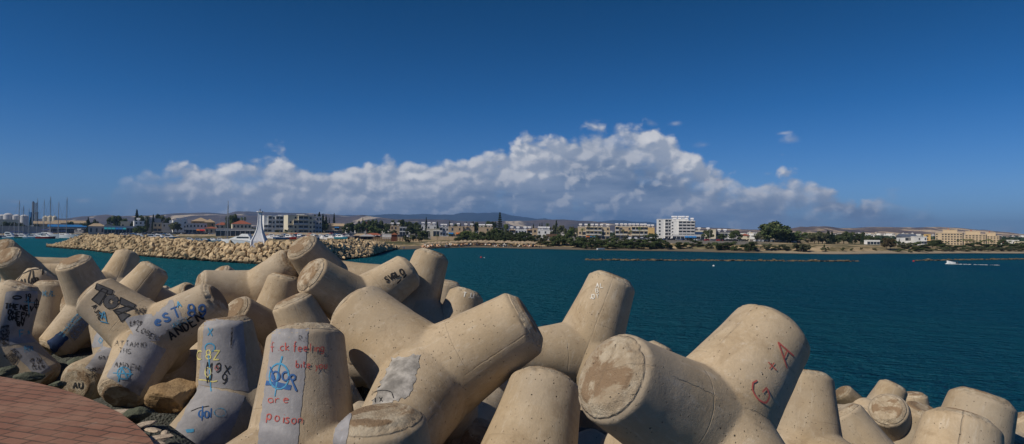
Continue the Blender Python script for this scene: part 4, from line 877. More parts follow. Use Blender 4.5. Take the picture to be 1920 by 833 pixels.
T_('apartment_block','cream apartments with stepped white roofline right of the white ones','apartment block',541,586,404.5,540,['.wvvw','wvvvw','bwvvw','wwvvw'],'cream',17,.22,side=(1,['bww','bww','bww','www']))
T_('apartment_block','upper roof flat stacked on the cream apartments','apartment block',556,570,402.5,552,['ww'],'white',7)
T_('apartment_block','white wing with small windows at right end of the cream apartments, shade painted grey','apartment block',586,603,407,556,['.ww','www','bww','www'],'lgrey',12,.1,slab='white')  # light grey walls: the shade on this end is put into the colour
for i,(a_,b_,t_,dd,lb) in enumerate([(610,644,419,600,'long tan roofed hall beside a blue awning behind parked cars')]): T_('hall',lb,'hall',a_,b_,t_,dd,['....uu..','ssssssss'],'sand',14,roof='gable',roofm=MTHAT)
T_('house','dull red flat house half hidden in dark trees','house',683,702,416.5,720,['....','....'],'pink',10)
T_('house','long low cream house right of the dull red one','house',704,728,420,700,['w.w.w'],'cream',9)
T_('house','tan house with tall roof tanks above the car park trees','house',732,751,421,640,['ww.','ww.'],'tan',9,tanks=2)
T_('villa','grey flat roofed villa facing the car park','house',749,766,426,580,['sss','sss'],'lgrey',9,slab='grey')
T_('house','low white house with roof tanks behind the long row of terraces','house',789,818,420,720,['w.w.w','w.w.w'],'white',10,tanks=3)
T_('bungalow','white fronted bungalow with a dark veranda left of the terraces','house',800,824,430,520,['s.ss'],'cream',9)
T_('terrace_house','grey glazed terrace house, left end of the beach terraces','house',824,841,423,545,['vww','www'],'lgrey',10,tanks=2)
T_('terrace_house','tan terrace house with a blue window and white ground floor','house',841,855,422,545,['.w.','uu.'],'tan',10,tanks=1,frame=MBL)
T_('terrace_house','tan terrace house over a terracotta canopy','house',855,868,421.5,545,['.w.','ooo'],'tan',10,tanks=1)
T_('terrace_house','tan terrace house with one dark square window, right end of the beach terraces','house',868,889,422,548,['.b..','....'],'tan',10,tanks=2)
T_('house','stepped tan house with white tanks left of the tall star shaped pine','house',897,924,423.5,600,['..w.','.w..'],'tan',10,tanks=4)
T_('terrace_house','dark recessed house front, left end of the white and blue row','house',955,966,428,470,['v','v'],'tan',9,tanks=1)
T_('terrace_house','white house with a small window in the white and blue row','house',966,977,428,470,['ww','ww'],'white',9,tanks=1,frame=MBL)
T_('terrace_house','white house with bright blue shutters in the white and blue row','house',977,988,428,470,['ww','ww'],'white',9,tanks=1,frame=MBL)
T_('terrace_house','dark recessed house front, right end of the white and blue row','house',988,998,428,470,['v','v'],'tan',9,tanks=1)
T_('house','small tan house between the blue shuttered row and the lone white house','house',998,1008,429,500,['w','w'],'tan',8)
T_('house','lone white house with four roof tanks above a brown wall','house',1008,1031,428,450,['w.w.','....'],'white',9,tanks=4)
T_('garden_wall_house','brown low annex to the right of the lone white house','building',1024,1044,440,440,['w.w'],'brown',5)
T_('apartment_block','three storey sand and white block with orange, blue and teal shop awnings','apartment block',1084,1143,422,520,['..bbvv.w','wsbvvvsw','ssOuUsss'],'sand',12,.04,tanks=6,slab='cream')
T_('apartment_block','three storey tan block with long white balcony bands and dark arcade','apartment block',1154,1214,421.5,520,['vw.wvvbb','vvbwbbvv','ssssssss'],'tan',12,.04,tanks=8,slab='cream')
T_('house','yellow house with two tanks between the tan block and the white tower','house',1214,1227,424,600,['..','..','..'],'yellow',9,tanks=2)
T_('apartment_tower','tall white apartment tower, left wing with narrow balconies','apartment tower',1234,1259,411.5,560,['w.vv','w.vv','w.vv','w.vv','w.vv','..vv'],'white',14,.10)
T_('apartment_tower','tall white apartment tower, wide right wing with glazed balconies above a red canopy','apartment tower',1258,1302,411,555,['n.vvvv','n.vvvv','n.vvvv','n.vvvv','n.vvvv','..oooo'],'white',14,-.05,tanks=4)
T_('penthouse','white roof house with tanks on top of the tall apartment tower','building',1258,1290,407.5,566,['wwww'],'white',7,tanks=5)
T_('restaurant','long low restaurant with blue front at the foot of the white tower','restaurant',1262,1320,441,500,['sssuuuss'],'lgrey',8)
T_('house','white pitched house just right of the tall white tower','house',1305,1318,435,560,['.w','..'],'white',10,roof='gable',roofm=MW('white'))
T_('house','cream flat roofed house with tanks behind the round clipped tree','house',1302,1334,430,640,['w.w.w'],'cream',9,tanks=2)
T_('villa','modern cream villa with a tall slab wall between two round trees','house',1333,1342,431,520,['.'],'cream',12); T_('villa','dark roofed modern villa with two roof tanks left of the big round tree','house',1342,1364,433,530,['ssss','.ss.'],'grey',10,tanks=2,slab='dark')
T_('house','small cream house with pale red roof right of the big round tree','house',1388,1405,438,470,['w.w','w.w'],'cream',8,roof='hip')
T_('bungalow','long low white bungalow with dark windows in the right hand trees','house',1622,1648,453.5,430,['.ssss'],'white',7)
T_('house','distant low cream house beside the white bungalow','house',1552,1570,456,520,['....'],'tan',6)
T_('villa','white villa with grey sloping solar roof','house',1692,1717,439,440,['.sss','w.ww'],'white',10,.3,roof='gable',roofm=mat('solar_panel_roof',(.10,.12,.16),.35))
T_('villa','stepped white villa with small dark windows beside the sloping roof one','house',1717,1736,444.5,432,['.w.w','.wbb'],'white',10,.35)
T_('house','tan house peeping out behind the stepped white villa','house',1733,1744,440,520,['w','w','b'],'yellow',9)
for i,(a_,b_,t_,dd,lb,tx) in enumerate([(1758,1800,437.5,465,'sandstone hotel, tallest left block with glazed upper corner','left'),(1801,1843,440.5,490,'sandstone hotel, middle block behind tall palms','middle'),(1842,1870,443,515,'sandstone hotel, smaller right end block','right')]):
    T_('hotel_block',lb,'hotel',a_,b_,t_,dd,['m.mmmmmmm']*5 if i==0 else (['m.mmmmmm']*5 if i==1 else ['m.mmmm']*5),'sand',16,-.06 if i<2 else -.1)
    T_('hotel_roof_storey','stepped roof storey of the sandstone hotel, '+tx+' of the three','hotel',a_+(b_-a_)*.28,a_+(b_-a_)*.82,t_-6,dd+6,['mmmm'],'sand',9); T_('hotel_tower_room','small red eaved tower room topping the sandstone hotel, '+tx+' of the three','hotel',a_+(b_-a_)*.36,a_+(b_-a_)*.58,t_-9.5,dd+9,['..'],'sand',6,roof='hip')
T_('house','white low house with red roof patch near the right edge palms','house',1878,1890,455,500,['ww'],'white',8,roof='hip'); T_('house','pale blue roofed white villa at the right edge','house',1888,1908,451,520,['w.w.'],'white',9); T_('house','long pale terrace house cut by the right edge','house',1905,1932,455,500,['w.w.w'],'cream',9)
# harbour town at the far left
T_('warehouse','long low tan warehouse behind the sailing boat masts','warehouse',68,108,415,760,['wwwwwwww'],'tan',12,roof='gable',roofm=MTHAT)
T_('warehouse','second tan warehouse right of the tallest mast','warehouse',108,156,413.5,800,['wwwwwwww'],'sand',12,roof='gable',roofm=MTHAT)
T_('fish_hall','long low hall with a bright blue roof by the inner harbour','hall',98,168,421.5,680,['ssssssssss'],'steel',8,roof='gable',roofm=MBLU)
T_('grey_sea_wall','long grey concrete harbour wall behind the moored boats at left','wall',-60,74,424.5,620,[],'grey',3)
T_('low_house','low dark house with pale gable left of the harbour trees','house',168,195,419,640,['www'],'grey',9,roof='hip',roofm=MTHAT)
T_('low_house','dark roofed low house beside the first clump of harbour trees','house',193,212,420,650,['ww'],'grey',9,roof='hip',roofm=MW('dark'))
T_('low_house','small cream cabin with one window left of the white shuttered villa','house',227,242,416,650,['w.'],'cream',7)
T_('kiosk_row','row of quay kiosks under a white flat roof and teal awnings','kiosk',200,253,424.5,625,['UUUuuUsss'],'lgrey',5)
T_('port_office','low pale port building at the left edge','building',-10,30,412,900,['w.w.w.'],'cream',9)
def cyl(name,label,cat,px,w,pyt,d,m_,top=.12,group=None):
    g=at(px,d); r=empty(name,g,0,label,cat,group); R_=w*d/F/2; h=CZ-(pyt-horizon(px))*d/F-g.z
    MB().tube([(0,0,-3),(0,0,h*(1-top))],R_,24,cap=True).build('tank_wall',m_,r,smooth=False); MB().tube([(0,0,h*(1-top)+.02),(0,0,h*(1-top*.35)),(0,0,h)],[R_*1.01,R_*.6,.3],24).build('roof',m_,r); return r
for i,(px,w_,t_,lb) in enumerate([(3,14,402,'white storage tank at the left edge behind the port'),(15,15,399.5,'largest white storage tank with domed roof left of the silo tower'),(31,13,402,'white storage tank with mast crossing it left of the silo tower'),(45,13,402.5,'white storage tank nearest the silo tower on its left'),(85,9,404.5,'small storage tank just right of the silo tower'),(94,9,404,'small storage tank between two masts right of the silo'),(102,8,404.5,'small storage tank farthest right of the silo tower')]): cyl('storage_tank',lb,'storage tank',px,w_,t_,1500,MW('lgrey') if i<4 else MW('cream'),group='storage tanks behind the port')
g=at(64,1300); r=empty('silo_tower',g,0,'dark steel lattice silo tower rising over the port at left','tower'); k_=1300/F; h=CZ-(379-horizon(64))*k_-g.z
MB().box(-5.2*k_,-2.6*k_,0,3*k_,-2,h).build('shaft',MW('steel'),r); MB().box(.2*k_,4.4*k_,0,4*k_,-2,h*.62).build('silo_body',MW('steel'),r)
mb=MB(); 
for i in range(7): mb.box(-2.5*k_,4.*k_,0.,.5*k_,h*(.55+i*.063),h*(.555+i*.063)+.5*k_)
for x in (0.,1.9,3.8): mb.box(x*k_,(x+.5)*k_,.51*k_,1.*k_,h*.4,h*.98)
for i in range(5): mb.tube([(0,.2*k_,h*(.56+.08*i)),(4*k_,.2*k_,h*(.63+.08*i))],.25*k_,5)
mb.build('lattice',MW('steel'),r); MB().tube([(-4*k_,1.5*k_,h),(-4*k_,1.5*k_,h*1.03)],1.1*k_,8).build('cap',MW('steel'),r)
g=at(55,1290); r=MB().box(-2.*k_,2.*k_,0,3*k_,-2,CZ-(398-horizon(55))*k_-g.z).box(-1.6*k_,1.6*k_,-.2*k_,-.01,0,3).build('blue_silo',MW('blue')); r.location=g; tag(r,'short bright blue silo building left of the dark silo tower','silo')
# beach bar with red and thatched roofs
def shelter(label,px0,px1,pyt,pyb,d,rm,posts=5,cat='beach bar'):
    g=at((px0+px1)/2,d); w_=(px1-px0)*d/F; az_=math.atan2(g.x,g.y); h=CZ-(pyt-horizon(px0))*d/F-g.z; r=empty('beach_bar',g,-az_,label,cat); h=max(h,3.)
    mb=MB(); mb.add([(-w_/2,-1,h*.62),(w_/2,-1,h*.62),(w_/2,7,h*.62),(-w_/2,7,h*.62),(-w_*.22,3,h),(w_*.22,3,h)],[(0,1,5,4),(1,2,5),(2,3,4,5),(3,0,4),(3,2,1,0)]); mb.build('roof',rm,r)
    for i in range(posts): MB().box(-w_/2+w_*i/(posts-1)-.12,-w_/2+w_*i/(posts-1)+.12,-.6,-.4,-1.5,h*.62).build('post',MW('brown'),r)
    MB().box(-w_*.4,w_*.4,4,6,-1,h*.5).build('counter_wall',MW('dark'),r); return r
shelter('open beach bar with tan roof at the landward end of the boulders',662,690,438,449,400,MTHAT); shelter('beach bar with long red roof behind the boulders',684,716,437,447,408,MTILE); shelter('small open bar with striped tan roof beside the red roofed one',674,704,440.5,449,385,MW('grey'))
g=at(726,395); r=MB().box(-3,3,0,3,-1,3).box(-2.2,-1.2,-.06,-.001,0,2.1).box(-3.1,3.1,-.1,3.1,3.01,3.2).build('white_cabin',MW('white')); r.location=g; r.rotation_euler.z=-math.atan2(g.x,g.y); tag(r,'plain white beach cabin between the red roof and the brown kiosk','cabin')
g=at(739.5,352); az_=-math.atan2(g.x,g.y); r=empty('kiosk',g,az_,'tall rust brown kiosk with pointed roof on the beach','kiosk'); MB().box(-1.6,1.6,0,3,-1,3.4).build('wall',mat('rust_wood',(.15,.055,.03),.9),r); mb=MB(); mb.add([(-2,-.4,3.4),(2,-.4,3.4),(2,3.4,3.4),(-2,3.4,3.4),(0,1.5,4.6)],[(0,1,4),(1,2,4),(2,3,4),(3,0,4),(3,2,1,0)]); mb.build('roof',mat('rust_wood2',(.22,.08,.04),.9),r)
# brown beach fence with posts
for (pa,pb,dd,lb) in [(700,733,350,'low brown wooden beach fence left of the rust kiosk'),(745,790,352,'low brown wooden beach fence right of the rust kiosk')]:
    r=None
    A_=at(pa,dd);B_=at(pb,dd); r=empty('beach_fence',A_,0,lb,'fence'); n_=10
    for i in range(n_): q=A_.lerp(B_,i/(n_-1))-A_; MB().box(q.x-.25,q.x+.25,q.y-.1,q.y+.1,-1,1.9).build('post',MW('brown'),r)
    for z in (.9,1.7): q=B_-A_; MB().tube([(0,.15,z),(q.x,q.y+.15,z+q.z)],.12,6).build('rail',MW('ochre'),r)
# retaining walls behind the beach
def lowwall(label,px0,px1,d,h,c_):
    A_=at(px0,d);B_=at(px1,d); mb=MB(); n_=12; 
    for i in range(n_):
        a1=A_.lerp(B_,i/n_);b1=A_.lerp(B_,(i+1)/n_); mb.add([(a1.x,a1.y,a1.z-2),(b1.x,b1.y,b1.z-2),(b1.x,b1.y,A_.z+h),(a1.x,a1.y,A_.z+h),(a1.x,a1.y+.5,a1.z-2),(b1.x,b1.y+.5,b1.z-2),(b1.x,b1.y+.5,A_.z+h),(a1.x,a1.y+.5,A_.z+h)],[(0,1,2,3),(5,4,7,6),(3,2,6,7)]+([(4,0,3,7)] if i==0 else [])+([(1,5,6,2)] if i==n_-1 else []))
    o=mb.build('retaining_wall',mat(c_+'_wall',W_[c_],.9,.15,.4,.05)); tag(o,label,'wall')
lowwall('pale beach retaining wall behind the small palm, left of the big shade trees',808,858,392,2.2,'tan'); lowwall('sandy stone wall below the white apartments right of the beacon',496,620,474,1.9,'sand'); lowwall('brown wall strip behind the beach umbrellas under the dark trees',900,955,400,1.2,'brown'); lowwall('grey garden wall right of the lone white house',1020,1060,420,1.8,'grey')
lowwall('long sandy quay wall behind the fishing boats left of the beacon',335,470,566,1.7,'sand')
# ------------------------------------------------------------------ trees
def leafmat(name,c1,c2,c3):
    m,nt,p=newmat(name,.75,.2); g=nt.node('ShaderNodeNewGeometry'); oi=nt.node('ShaderNodeObjectInfo').outputs['Random']
    r_=g.outputs['Random Per Island']; c=nt.mix(r_,c1,c2); c=nt.mix(nt.step(r_,.85,.9,0,.7),c,c3); c=nt.mix(1.,c,nt.step(oi,0,1,.72,1.25),'MULTIPLY'); nt.put(p.inputs['Base Color'],c)
    return m
ML=leafmat('dark_leaves',(.032,.050,.018),(.075,.10,.034),(.13,.135,.055)); MLB=leafmat('bright_leaves',(.05,.085,.02),(.10,.14,.035),(.15,.18,.06)); MLO=leafmat('olive_leaves',(.06,.075,.035),(.12,.13,.07),(.17,.16,.09)); MLC=leafmat('conifer_needles',(.014,.030,.014),(.035,.055,.022),(.05,.07,.03)); MTR=mat('bark',(.13,.10,.07),.95,.3,4,.03); MLR=leafmat('rust_leaves',(.08,.06,.03),(.13,.10,.05),(.07,.09,.03))
def crownmesh(seed,kind,n,mt):
    rr=random.Random(seed); mb=MB(); cl=[]
    if kind in('round','shrub','wide'):
        k={'shrub':11,'wide':34}.get(kind,15)
        for i in range(k):
            a_=rr.uniform(0,6.28); u=rr.random()**.5; z=rr.uniform(.1,.95); rr_=u*.40*(1.08-abs(z-.45)*.9); s=rr.uniform(.13,.24)
            cl.append((rr_*math.cos(a_)*1.15,rr_*math.sin(a_)*1.15,z*.8+.12,s,s*rr.uniform(.65,.9)))
    elif kind=='cone':
        for i in range(26):
            z=i/26; r_=.42*(1-z)**.9+.03; a_=i*2.4; cl.append((r_*.5*math.cos(a_),r_*.5*math.sin(a_),z*.93+.03,r_*.62+.02,.07))
    elif kind=='tier':
        for L in range(11):
            z=.16+L*.078; r_=.40*(1-L/11.5)
            for j in range(7): a_=j*.897+L*.5; 
            for j in range(7):
                a_=j*.897+L*.5
                for t in (.35,.7,1.): cl.append((r_*t*math.cos(a_),r_*t*math.sin(a_),z-.03*t+.035*t*t,.045,.018))
    for i in range(n):
        cx,cy,cz,s,sz=rr.choice(cl) if kind!='tier' else cl[i%len(cl)]
        v=Vector([rr.gauss(0,1) for _ in range(3)]).normalized(); q=Vector((cx,cy,cz))+Vector((v.x*s,v.y*s,v.z*sz))*(rr.random()**.35)
        L=rr.uniform(.022,.05)*(.8 if kind in('cone','tier') else 1.25); n1=(v+Vector([rr.gauss(0,.6) for _ in range(3)])).normalized(); u=n1.orthogonal().normalized(); u.rotate(Quaternion(n1,rr.uniform(0,6.28))); w_=n1.cross(u)
        mb.add([q-u*L,q+w_*L*.6,q+u*L,q-w_*L*.6],[(0,1,2,3)])
    return mb.mesh('crown',mt)
def trunkmesh(kind,seed):
    rr=random.Random(seed); mb=MB()
    if kind in('round','wide'):
        mb.tube([(0,0,-.15),(0,0,.1),(.01,0,.25),(.02,.01,.4)],[.035,.028,.022,.016],7)
        for i in range(6):
            a_=i*1.05+rr.random(); mb.tube([(0,0,.14+.03*i),(.12*math.cos(a_),.12*math.sin(a_),.34+.02*i),(.25*math.cos(a_),.25*math.sin(a_),.55+.04*i)],[.016,.011,.005],5)
    elif kind=='shrub':
        for i in range(5): a_=i*1.26; mb.tube([(0,0,-.1),(.15*math.cos(a_),.15*math.sin(a_),.4)],[.02,.008],5)
    else: mb.tube([(0,0,-.15),(0,0,.5),(0,0,.97)],[.022,.014,.004],6)
    return mb.mesh('trunk',MTR)
PRO={}
def proto(kind,mt,n,seeds):
    for s in seeds: PRO.setdefault((kind,mt.name),[]).append((crownmesh(s,kind,n,mt),trunkmesh(kind,s)))
proto('round',ML,2600,(1,2,3)); proto('round',MLB,2200,(4,5)); proto('round',MLO,2200,(6,7)); proto('wide',ML,7000,(8,)); proto('cone',MLC,2200,(9,10)); proto('tier',MLC,5200,(11,)); proto('shrub',ML,1900,(12,13,14)); proto('shrub',MLO,1700,(15,16)); proto('round',MLR,2000,(17,)); proto('shrub',MLB,1700,(18,))
def palmmesh(seed):
    rr=random.Random(seed); mb=MB()
    for i in range(26):
        a_=rr.uniform(0,6.28); up=rr.uniform(-.35,.9); L=rr.uniform(.20,.27); pts=[]
        for j in range(6):
            t=j/5; pts.append(Vector((L*t*math.cos(a_),L*t*math.sin(a_),.86+L*(up*t-1.05*t*t))))
        w_=Vector((-math.sin(a_),math.cos(a_),0))
        for j in range(5):
            for s_ in (-1,1):
                for k in range(3):
                    p0=pts[j].lerp(pts[j+1],k/3); p1=pts[j].lerp(pts[j+1],(k+.45)/3); tip=p0+w_*s_*.045*(1-.5*j/5)+Vector((0,0,-.022)); mb.add([p0,p1,tip+(p1-p0),tip],[(0,1,2,3)])
    c_=mb.mesh('fronds',MLB); t_=MB().tube([(0,0,-.1),(.005,0,.4),(0,0,.87)],[.022,.015,.017],7).mesh('trunk',MTR); return c_,t_
PALM=[palmmesh(i) for i in range(3)]
TREES=[]
def tree(px,pyt,w,kind,d,mt=None,sp=0,pyb=None):
    if pyb is not None:
        d=shore(px)+2.
        while d<shore(px)+120 and horizon(px)+(CZ-land_z(px,d))*F/d>pyb: d+=1.
    g=at(px,d); yh=horizon(px); ht=CZ-(pyt-yh)*d/F-g.z; wd=w*d/F; mt=mt or (MLC if kind in('cone','tier') else ML)
    nm={'round':'broadleaf_tree','wide':'broadleaf_tree','cone':'conifer_tree','tier':'conifer_tree','shrub':'shrub','palm':'palm_tree'}[kind]
    if ht<1: ht=1.2
    r=empty(nm,g,rnd.uniform(0,6.28)); ms=PALM[int(px*3)%3] if kind=='palm' else PRO[(kind,mt.name)][int(px*7)%len(PRO[(kind,mt.name)])]
    k_=wd/{'round':.98,'wide':.98,'shrub':.92,'cone':.82,'tier':.86,'palm':.5}[kind]
    for nme,me in (('fronds' if kind=='palm' else 'crown',ms[0]),('trunk',ms[1])): o=ob(nme,me,r); o.scale=(k_,k_,ht)
    TREES.append((r,px,nm,mt.name if kind!='palm' else 'palm',ht,kind)); return r
def T2(l,d,kind='round',mt=None,pyb=None):
    for (px,py,w) in l: tree(px,py,w,kind,d+rnd.uniform(-8,8),mt,pyb=pyb+rnd.uniform(-1.2,.8) if pyb else None)
T2([(14,416,20),(32,417,18),(46,419,14),(76,419,20),(88,420,14),(132,415,14)],700); T2([(57,405.5,7)],720,'cone'); T2([(160,410,16),(172,409,14),(184,413,12)],690); T2([(165,406,8)],690,'cone')
T2([(207,406,16),(219,403.5,22),(234,409,12)],700); T2([(256,391.5,13)],700,'cone'); T2([(266,404.5,18),(247,413,8)],710)
tree(275,401.5,13,'palm',625); T2([(275,411,8)],630); T2([(287,401,9)],630,'cone'); T2([(299,402,17),(315,407,14)],720); T2([(325,416,22),(333,419,14)],612,'round',MLO); T2([(258,423,15),(268,424,16),(262,426,20)],606,'shrub',MLB)
T2([(428,404,12),(437,402,17),(444,407,12)],640); tree(453,404,6,'palm',640); tree(459,403.5,6,'palm',645); tree(520,431,10,'shrub',530); tree(536,433,8,'palm',470); tree(547,431,9,'palm',468); tree(536,429,8,'shrub',500)
T2([(577,400,10),(586,399.5,12)],640); T2([(598,397,16),(605,400,14),(611,403,12)],600,'cone'); T2([(596,405,14),(607,409,14)],598); T2([(617,407,5),(626,399,8)],640,'cone'); T2([(508,404,8),(546,404,6)],640,'shrub')
T2([(654,418,20),(664,415,18),(676,411,20),(688,412,18),(645,425,12)],600); T2([(680,407,6),(673,413,14)],640,'cone'); T2([(695,412,16),(706,409.5,18),(718,411,20),(730,413,20),(742,410,20),(752,412,16),(765,415,18),(776,417,18),(786,420,12)],660)
T2([(697,424,16),(708,427,14),(714,429,14),(725,426,12)],560,'round',MLB); T2([(738,431,14),(733,434,10)],430,'round',MLO); T2([(770,424,18),(780,427,22),(790,431,16)],560); T2([(791,433,22),(800,434,14)],420); T2([(797,443,14),(812,444,8)],400,'shrub')
T2([(799,406.5,7)],640,'cone'); T2([(820,415,8),(843,413.5,7),(875,416,8),(863,417,6)],700,'cone'); T2([(829,419,12),(855,419,12),(889,413,14),(901,414,22),(914,415,18),(924,415,16),(948,420,12)],680)
T2([(937,397,15)],455,'tier'); tree(949,417,8,'palm',480); tree(842,437,9,'palm',385); tree(820,439,9,'palm',388); tree(859,441,7,'palm',384)
T2([(868,433,16),(877,432,18),(888,434,16)],400,'round',MLB); T2([(903,434,14),(916,431,18),(926,428,22),(936,431,20),(946,435,16)],395); T2([(957,434,16),(968,437,18),(978,434,18),(990,436,18),(996,441,14)],388); T2([(1009,440,14),(1018,440,14),(1024,442,10)],385,'round',MLO); T2([(981,448,18),(968,449,16),(1003,450,10)],368,'shrub')
T2([(1043,412,11)],560,'cone'); T2([(1000,419,6),(1012,418,5),(1016,417,6)],640,'cone'); tree(1026,416,9,'palm',600); T2([(1036,422,14),(1051,422,16),(1062,428,14),(1073,424,14),(1080,427,12)],540,'round',MLO); T2([(1072,427,16)],500,'round',MLB)
T2([(1045,436,24),(1054,434,26),(1063,438,20),(1041,442,18)],365,pyb=462); T2([(1028,451,22),(1037,452,18)],335,'shrub',pyb=463); T2([(1082,441,26),(1090,444,24),(1079,448,22)],345,'shrub',pyb=465)
hedge=[(1086+i*9.8,447+2.2*math.sin(i*1.7),21) for i in range(16)]; T2(hedge,330,'shrub',pyb=462); T2([(x+4,452+1.5*math.sin(x),19) for x,_,_ in hedge],322,'shrub',pyb=466.5)
tree(1093,426,10,'palm',470); tree(1104,416,7,'palm',480); tree(1168,428,8,'palm',470); tree(1183,430,8,'palm',465); tree(1199,423,9,'palm',472); tree(1127,434,7,'palm',470)
T2([(1216,436,16),(1226,438,14)],500); T2([(1242,448,22),(1252,452,18),(1236,455,16)],330,'shrub',pyb=467); T2([(1279,453,26),(1273,458,14)],318,'shrub',pyb=468); T2([(1302,449,20),(1311,453,18)],322,'shrub',pyb=463); T2([(1327,457,12),(1331,454,12)],318,'shrub',MLO,pyb=467); T2([(1345,453,22),(1358,452,24),(1371,453,22),(1378,460,12)],312,'shrub',pyb=470.5); T2([(1395,457,20),(1408,452,24),(1414,460,16)],310,'shrub',pyb=471); T2([(1436,456,20),(1448,460,16),(1467,458,20),(1474,461,16)],306,'shrub',MLO,pyb=470)
T2([(1328,431,20)],480); T2([(1376,432,26)],450); T2([(1354,437,14)],470)
tree(1455,416.5,56,'wide',430); T2([(1425,434,20),(1436,438,16),(1419,441,14)],460,'round',MLO); T2([(1440,438,12)],440)
T2([(1484,437,18),(1490,440,14),(1500,433,28)],440,'round',MLB); T2([(1516,440,18),(1527,436,26),(1542,434,28),(1535,441,20)],430,'round',MLO); T2([(1554,433,14),(1560,433,12)],440,'cone'); T2([(1500,455,24),(1512,457,18),(1493,460,14),(1507,463,16)],302,'shrub',MLO,pyb=472); T2([(1545,463,12)],297,'shrub',MLO,pyb=472)
T2([(1570,441,16),(1582,435,26),(1592,434,20),(1603,438,22),(1613,436,18)],445); T2([(1549,436,16),(1573,438,18),(1564,444,18)],450,'round',MLO); T2([(1617,438,10),(1552,431,9),(1596,435,8)],440,'cone'); T2([(1628,443,16),(1641,444,22),(1650,447,18)],460)
T2([(1662,445,16),(1669,447,22)],345,'round',MLR,pyb=468); T2([(1686,447,4)],420,'cone'); T2([(1678,450,16)],430); T2([(1698,454,24),(1692,458,14)],345,'shrub',MLO,pyb=467); T2([(1722,453,20),(1733,456,20),(1711,461,14)],350,'shrub',pyb=468); T2([(1685,465,20),(1723,464,22)],328,'shrub',pyb=472.5); T2([(1707,467,10),(1742,469,14)],326,'shrub',pyb=473)
T2([(1748,451,20),(1757,450,24),(1764,455,16)],400,pyb=465); T2([(1545,459,6),(1553,462,5),(1615,464,5),(1580,463,8),(1597,465,7),(1640,465,8)],300,'shrub',pyb=470)
T2([(1772,457,24),(1786,459,22),(1800,460,22),(1815,456,22),(1830,454,24),(1842,456,22),(1856,456,22),(1870,457,24),(1884,457,22),(1898,456,22),(1912,457,20)],400,'shrub',pyb=468); T2([(1765,464,20),(1781,465,18),(1796,466,18),(1812,463,20),(1828,463,22),(1845,464,20),(1860,464,20),(1878,464,20),(1895,465,18),(1910,465,18)],372,'shrub',MLO,pyb=471.5)
T2([(862,440,18),(873,438,20),(884,441,18),(897,440,20),(910,437,22),(923,435,24),(935,437,22),(949,441,20),(962,439,20),(975,438,20),(988,441,20),(998,444,16)],350,pyb=457); T2([(1012,446,16),(1020,447,14)],350,'round',MLO,pyb=459); T2([(762,442,14),(775,440,16),(787,443,14)],350,'round',MLO,pyb=455); T2([(1116,440,14),(1150,441,14),(1172,443,12)],420,'round',MLO)
for x,y in ((1796,448),(1807,447),(1815,448),(1821,447),(1827,450),(1840,450),(1846,449),(1854,447),(1862,450),(1777,453),(1893,450),(1906,450)): tree(x,y,10,'palm',425)
T2([(1880,449,18),(1891,455,14),(1903,455,14)],470); T2([(1917,454,12)],460)
LZ=[(-60,54,'by the white storage tanks at the left edge'),(54,110,'behind the moored sailing boats'),(110,200,'near the long blue roofed hall'),(200,251,'left of the white shuttered villa'),(251,345,'around the white villas left of the red awning shop'),(345,480,'among the red roofed houses left of the beacon'),(480,615,'by the white and cream apartments right of the beacon'),(615,733,'around the car park behind the red roofed bars'),(733,812,'between the rust kiosk and the beach terraces'),(812,893,'by the beach terraces'),(893,955,'around the tall star shaped pine'),(955,1032,'in front of the blue shuttered row'),(1032,1084,'between the lone white house and the awning shops'),(1084,1150,'below the block with shop awnings'),(1150,1232,'below the tan block with balcony bands'),(1232,1330,'by the tall white tower'),(1330,1420,'between the white tower and the giant tree'),(1420,1485,'under or beside the giant tree'),(1485,1570,'right of the giant tree'),(1570,1680,'near the long white bungalow'),(1680,1758,'around the white villas with sloping roof'),(1758,1872,'in front of the sandstone hotel'),(1872,2400,'right of the sandstone hotel')]
ORD=['first','second','third','fourth','fifth','sixth','seventh','eighth','ninth','tenth','eleventh','twelfth','thirteenth','fourteenth','fifteenth','sixteenth','seventeenth','eighteenth','nineteenth','twentieth']+['number %d'%i for i in range(21,90)]
def autolabel(items,phrase,cat,grp):          # items: (object,px,descriptor)
    bk={}
    for o,px,ds_ in items:
        z=next((p_ for a_,b_,p_ in LZ if a_<=px<b_),LZ[-1][2]); bk.setdefault((ds_,z),[]).append((px,o))
    for (ds_,z),l in bk.items():
        l.sort(key=lambda t:t[0])
        for i,(px,o) in enumerate(l):
            lb_=(ds_+' '+phrase+' '+z) if len(l)==1 else (ds_+' '+phrase+' '+z+', '+ORD[i]+' from left')
            if len(lb_.replace('-',' ').split())>16:
                for u_,v_ in ((' of the white shuttered villa',' of the shuttered villa'),('among the red roofed houses left of the beacon','among red roofs left of the beacon'),('behind the moored sailing boats','behind the moored boats'),('by the white and cream apartments right of the beacon','by the apartments right of the beacon'),('around the car park behind the red roofed bars','at the car park behind the bars'),('around the white villas left of the red awning shop','at the white villas left of the red awning'),('between the lone white house and the awning shops','between lone white house and awning shops'),('around the white villas with sloping roof','at the sloping roofed white villa'),('below the tan block with balcony bands','below the tan balconied block'),('by the white storage tanks at the left edge','by the white storage tanks'),('between the white tower and the giant tree','between tower and giant tree'),('in front of the blue shuttered row','before the blue shuttered row'),('between the rust kiosk and the beach terraces','between kiosk and beach terraces'),('in front of the sandstone hotel','before the sandstone hotel'),('car parked','car'),('around the tall star shaped pine','at the star shaped pine')): lb_=lb_.replace(u_,v_)
            tag(o,lb_,cat,grp)
AD={'dark_leaves':'dark green','bright_leaves':'bright green','olive_leaves':'olive green','conifer_needles':'dark pointed','rust_leaves':'rust tinted','palm':'slender'}
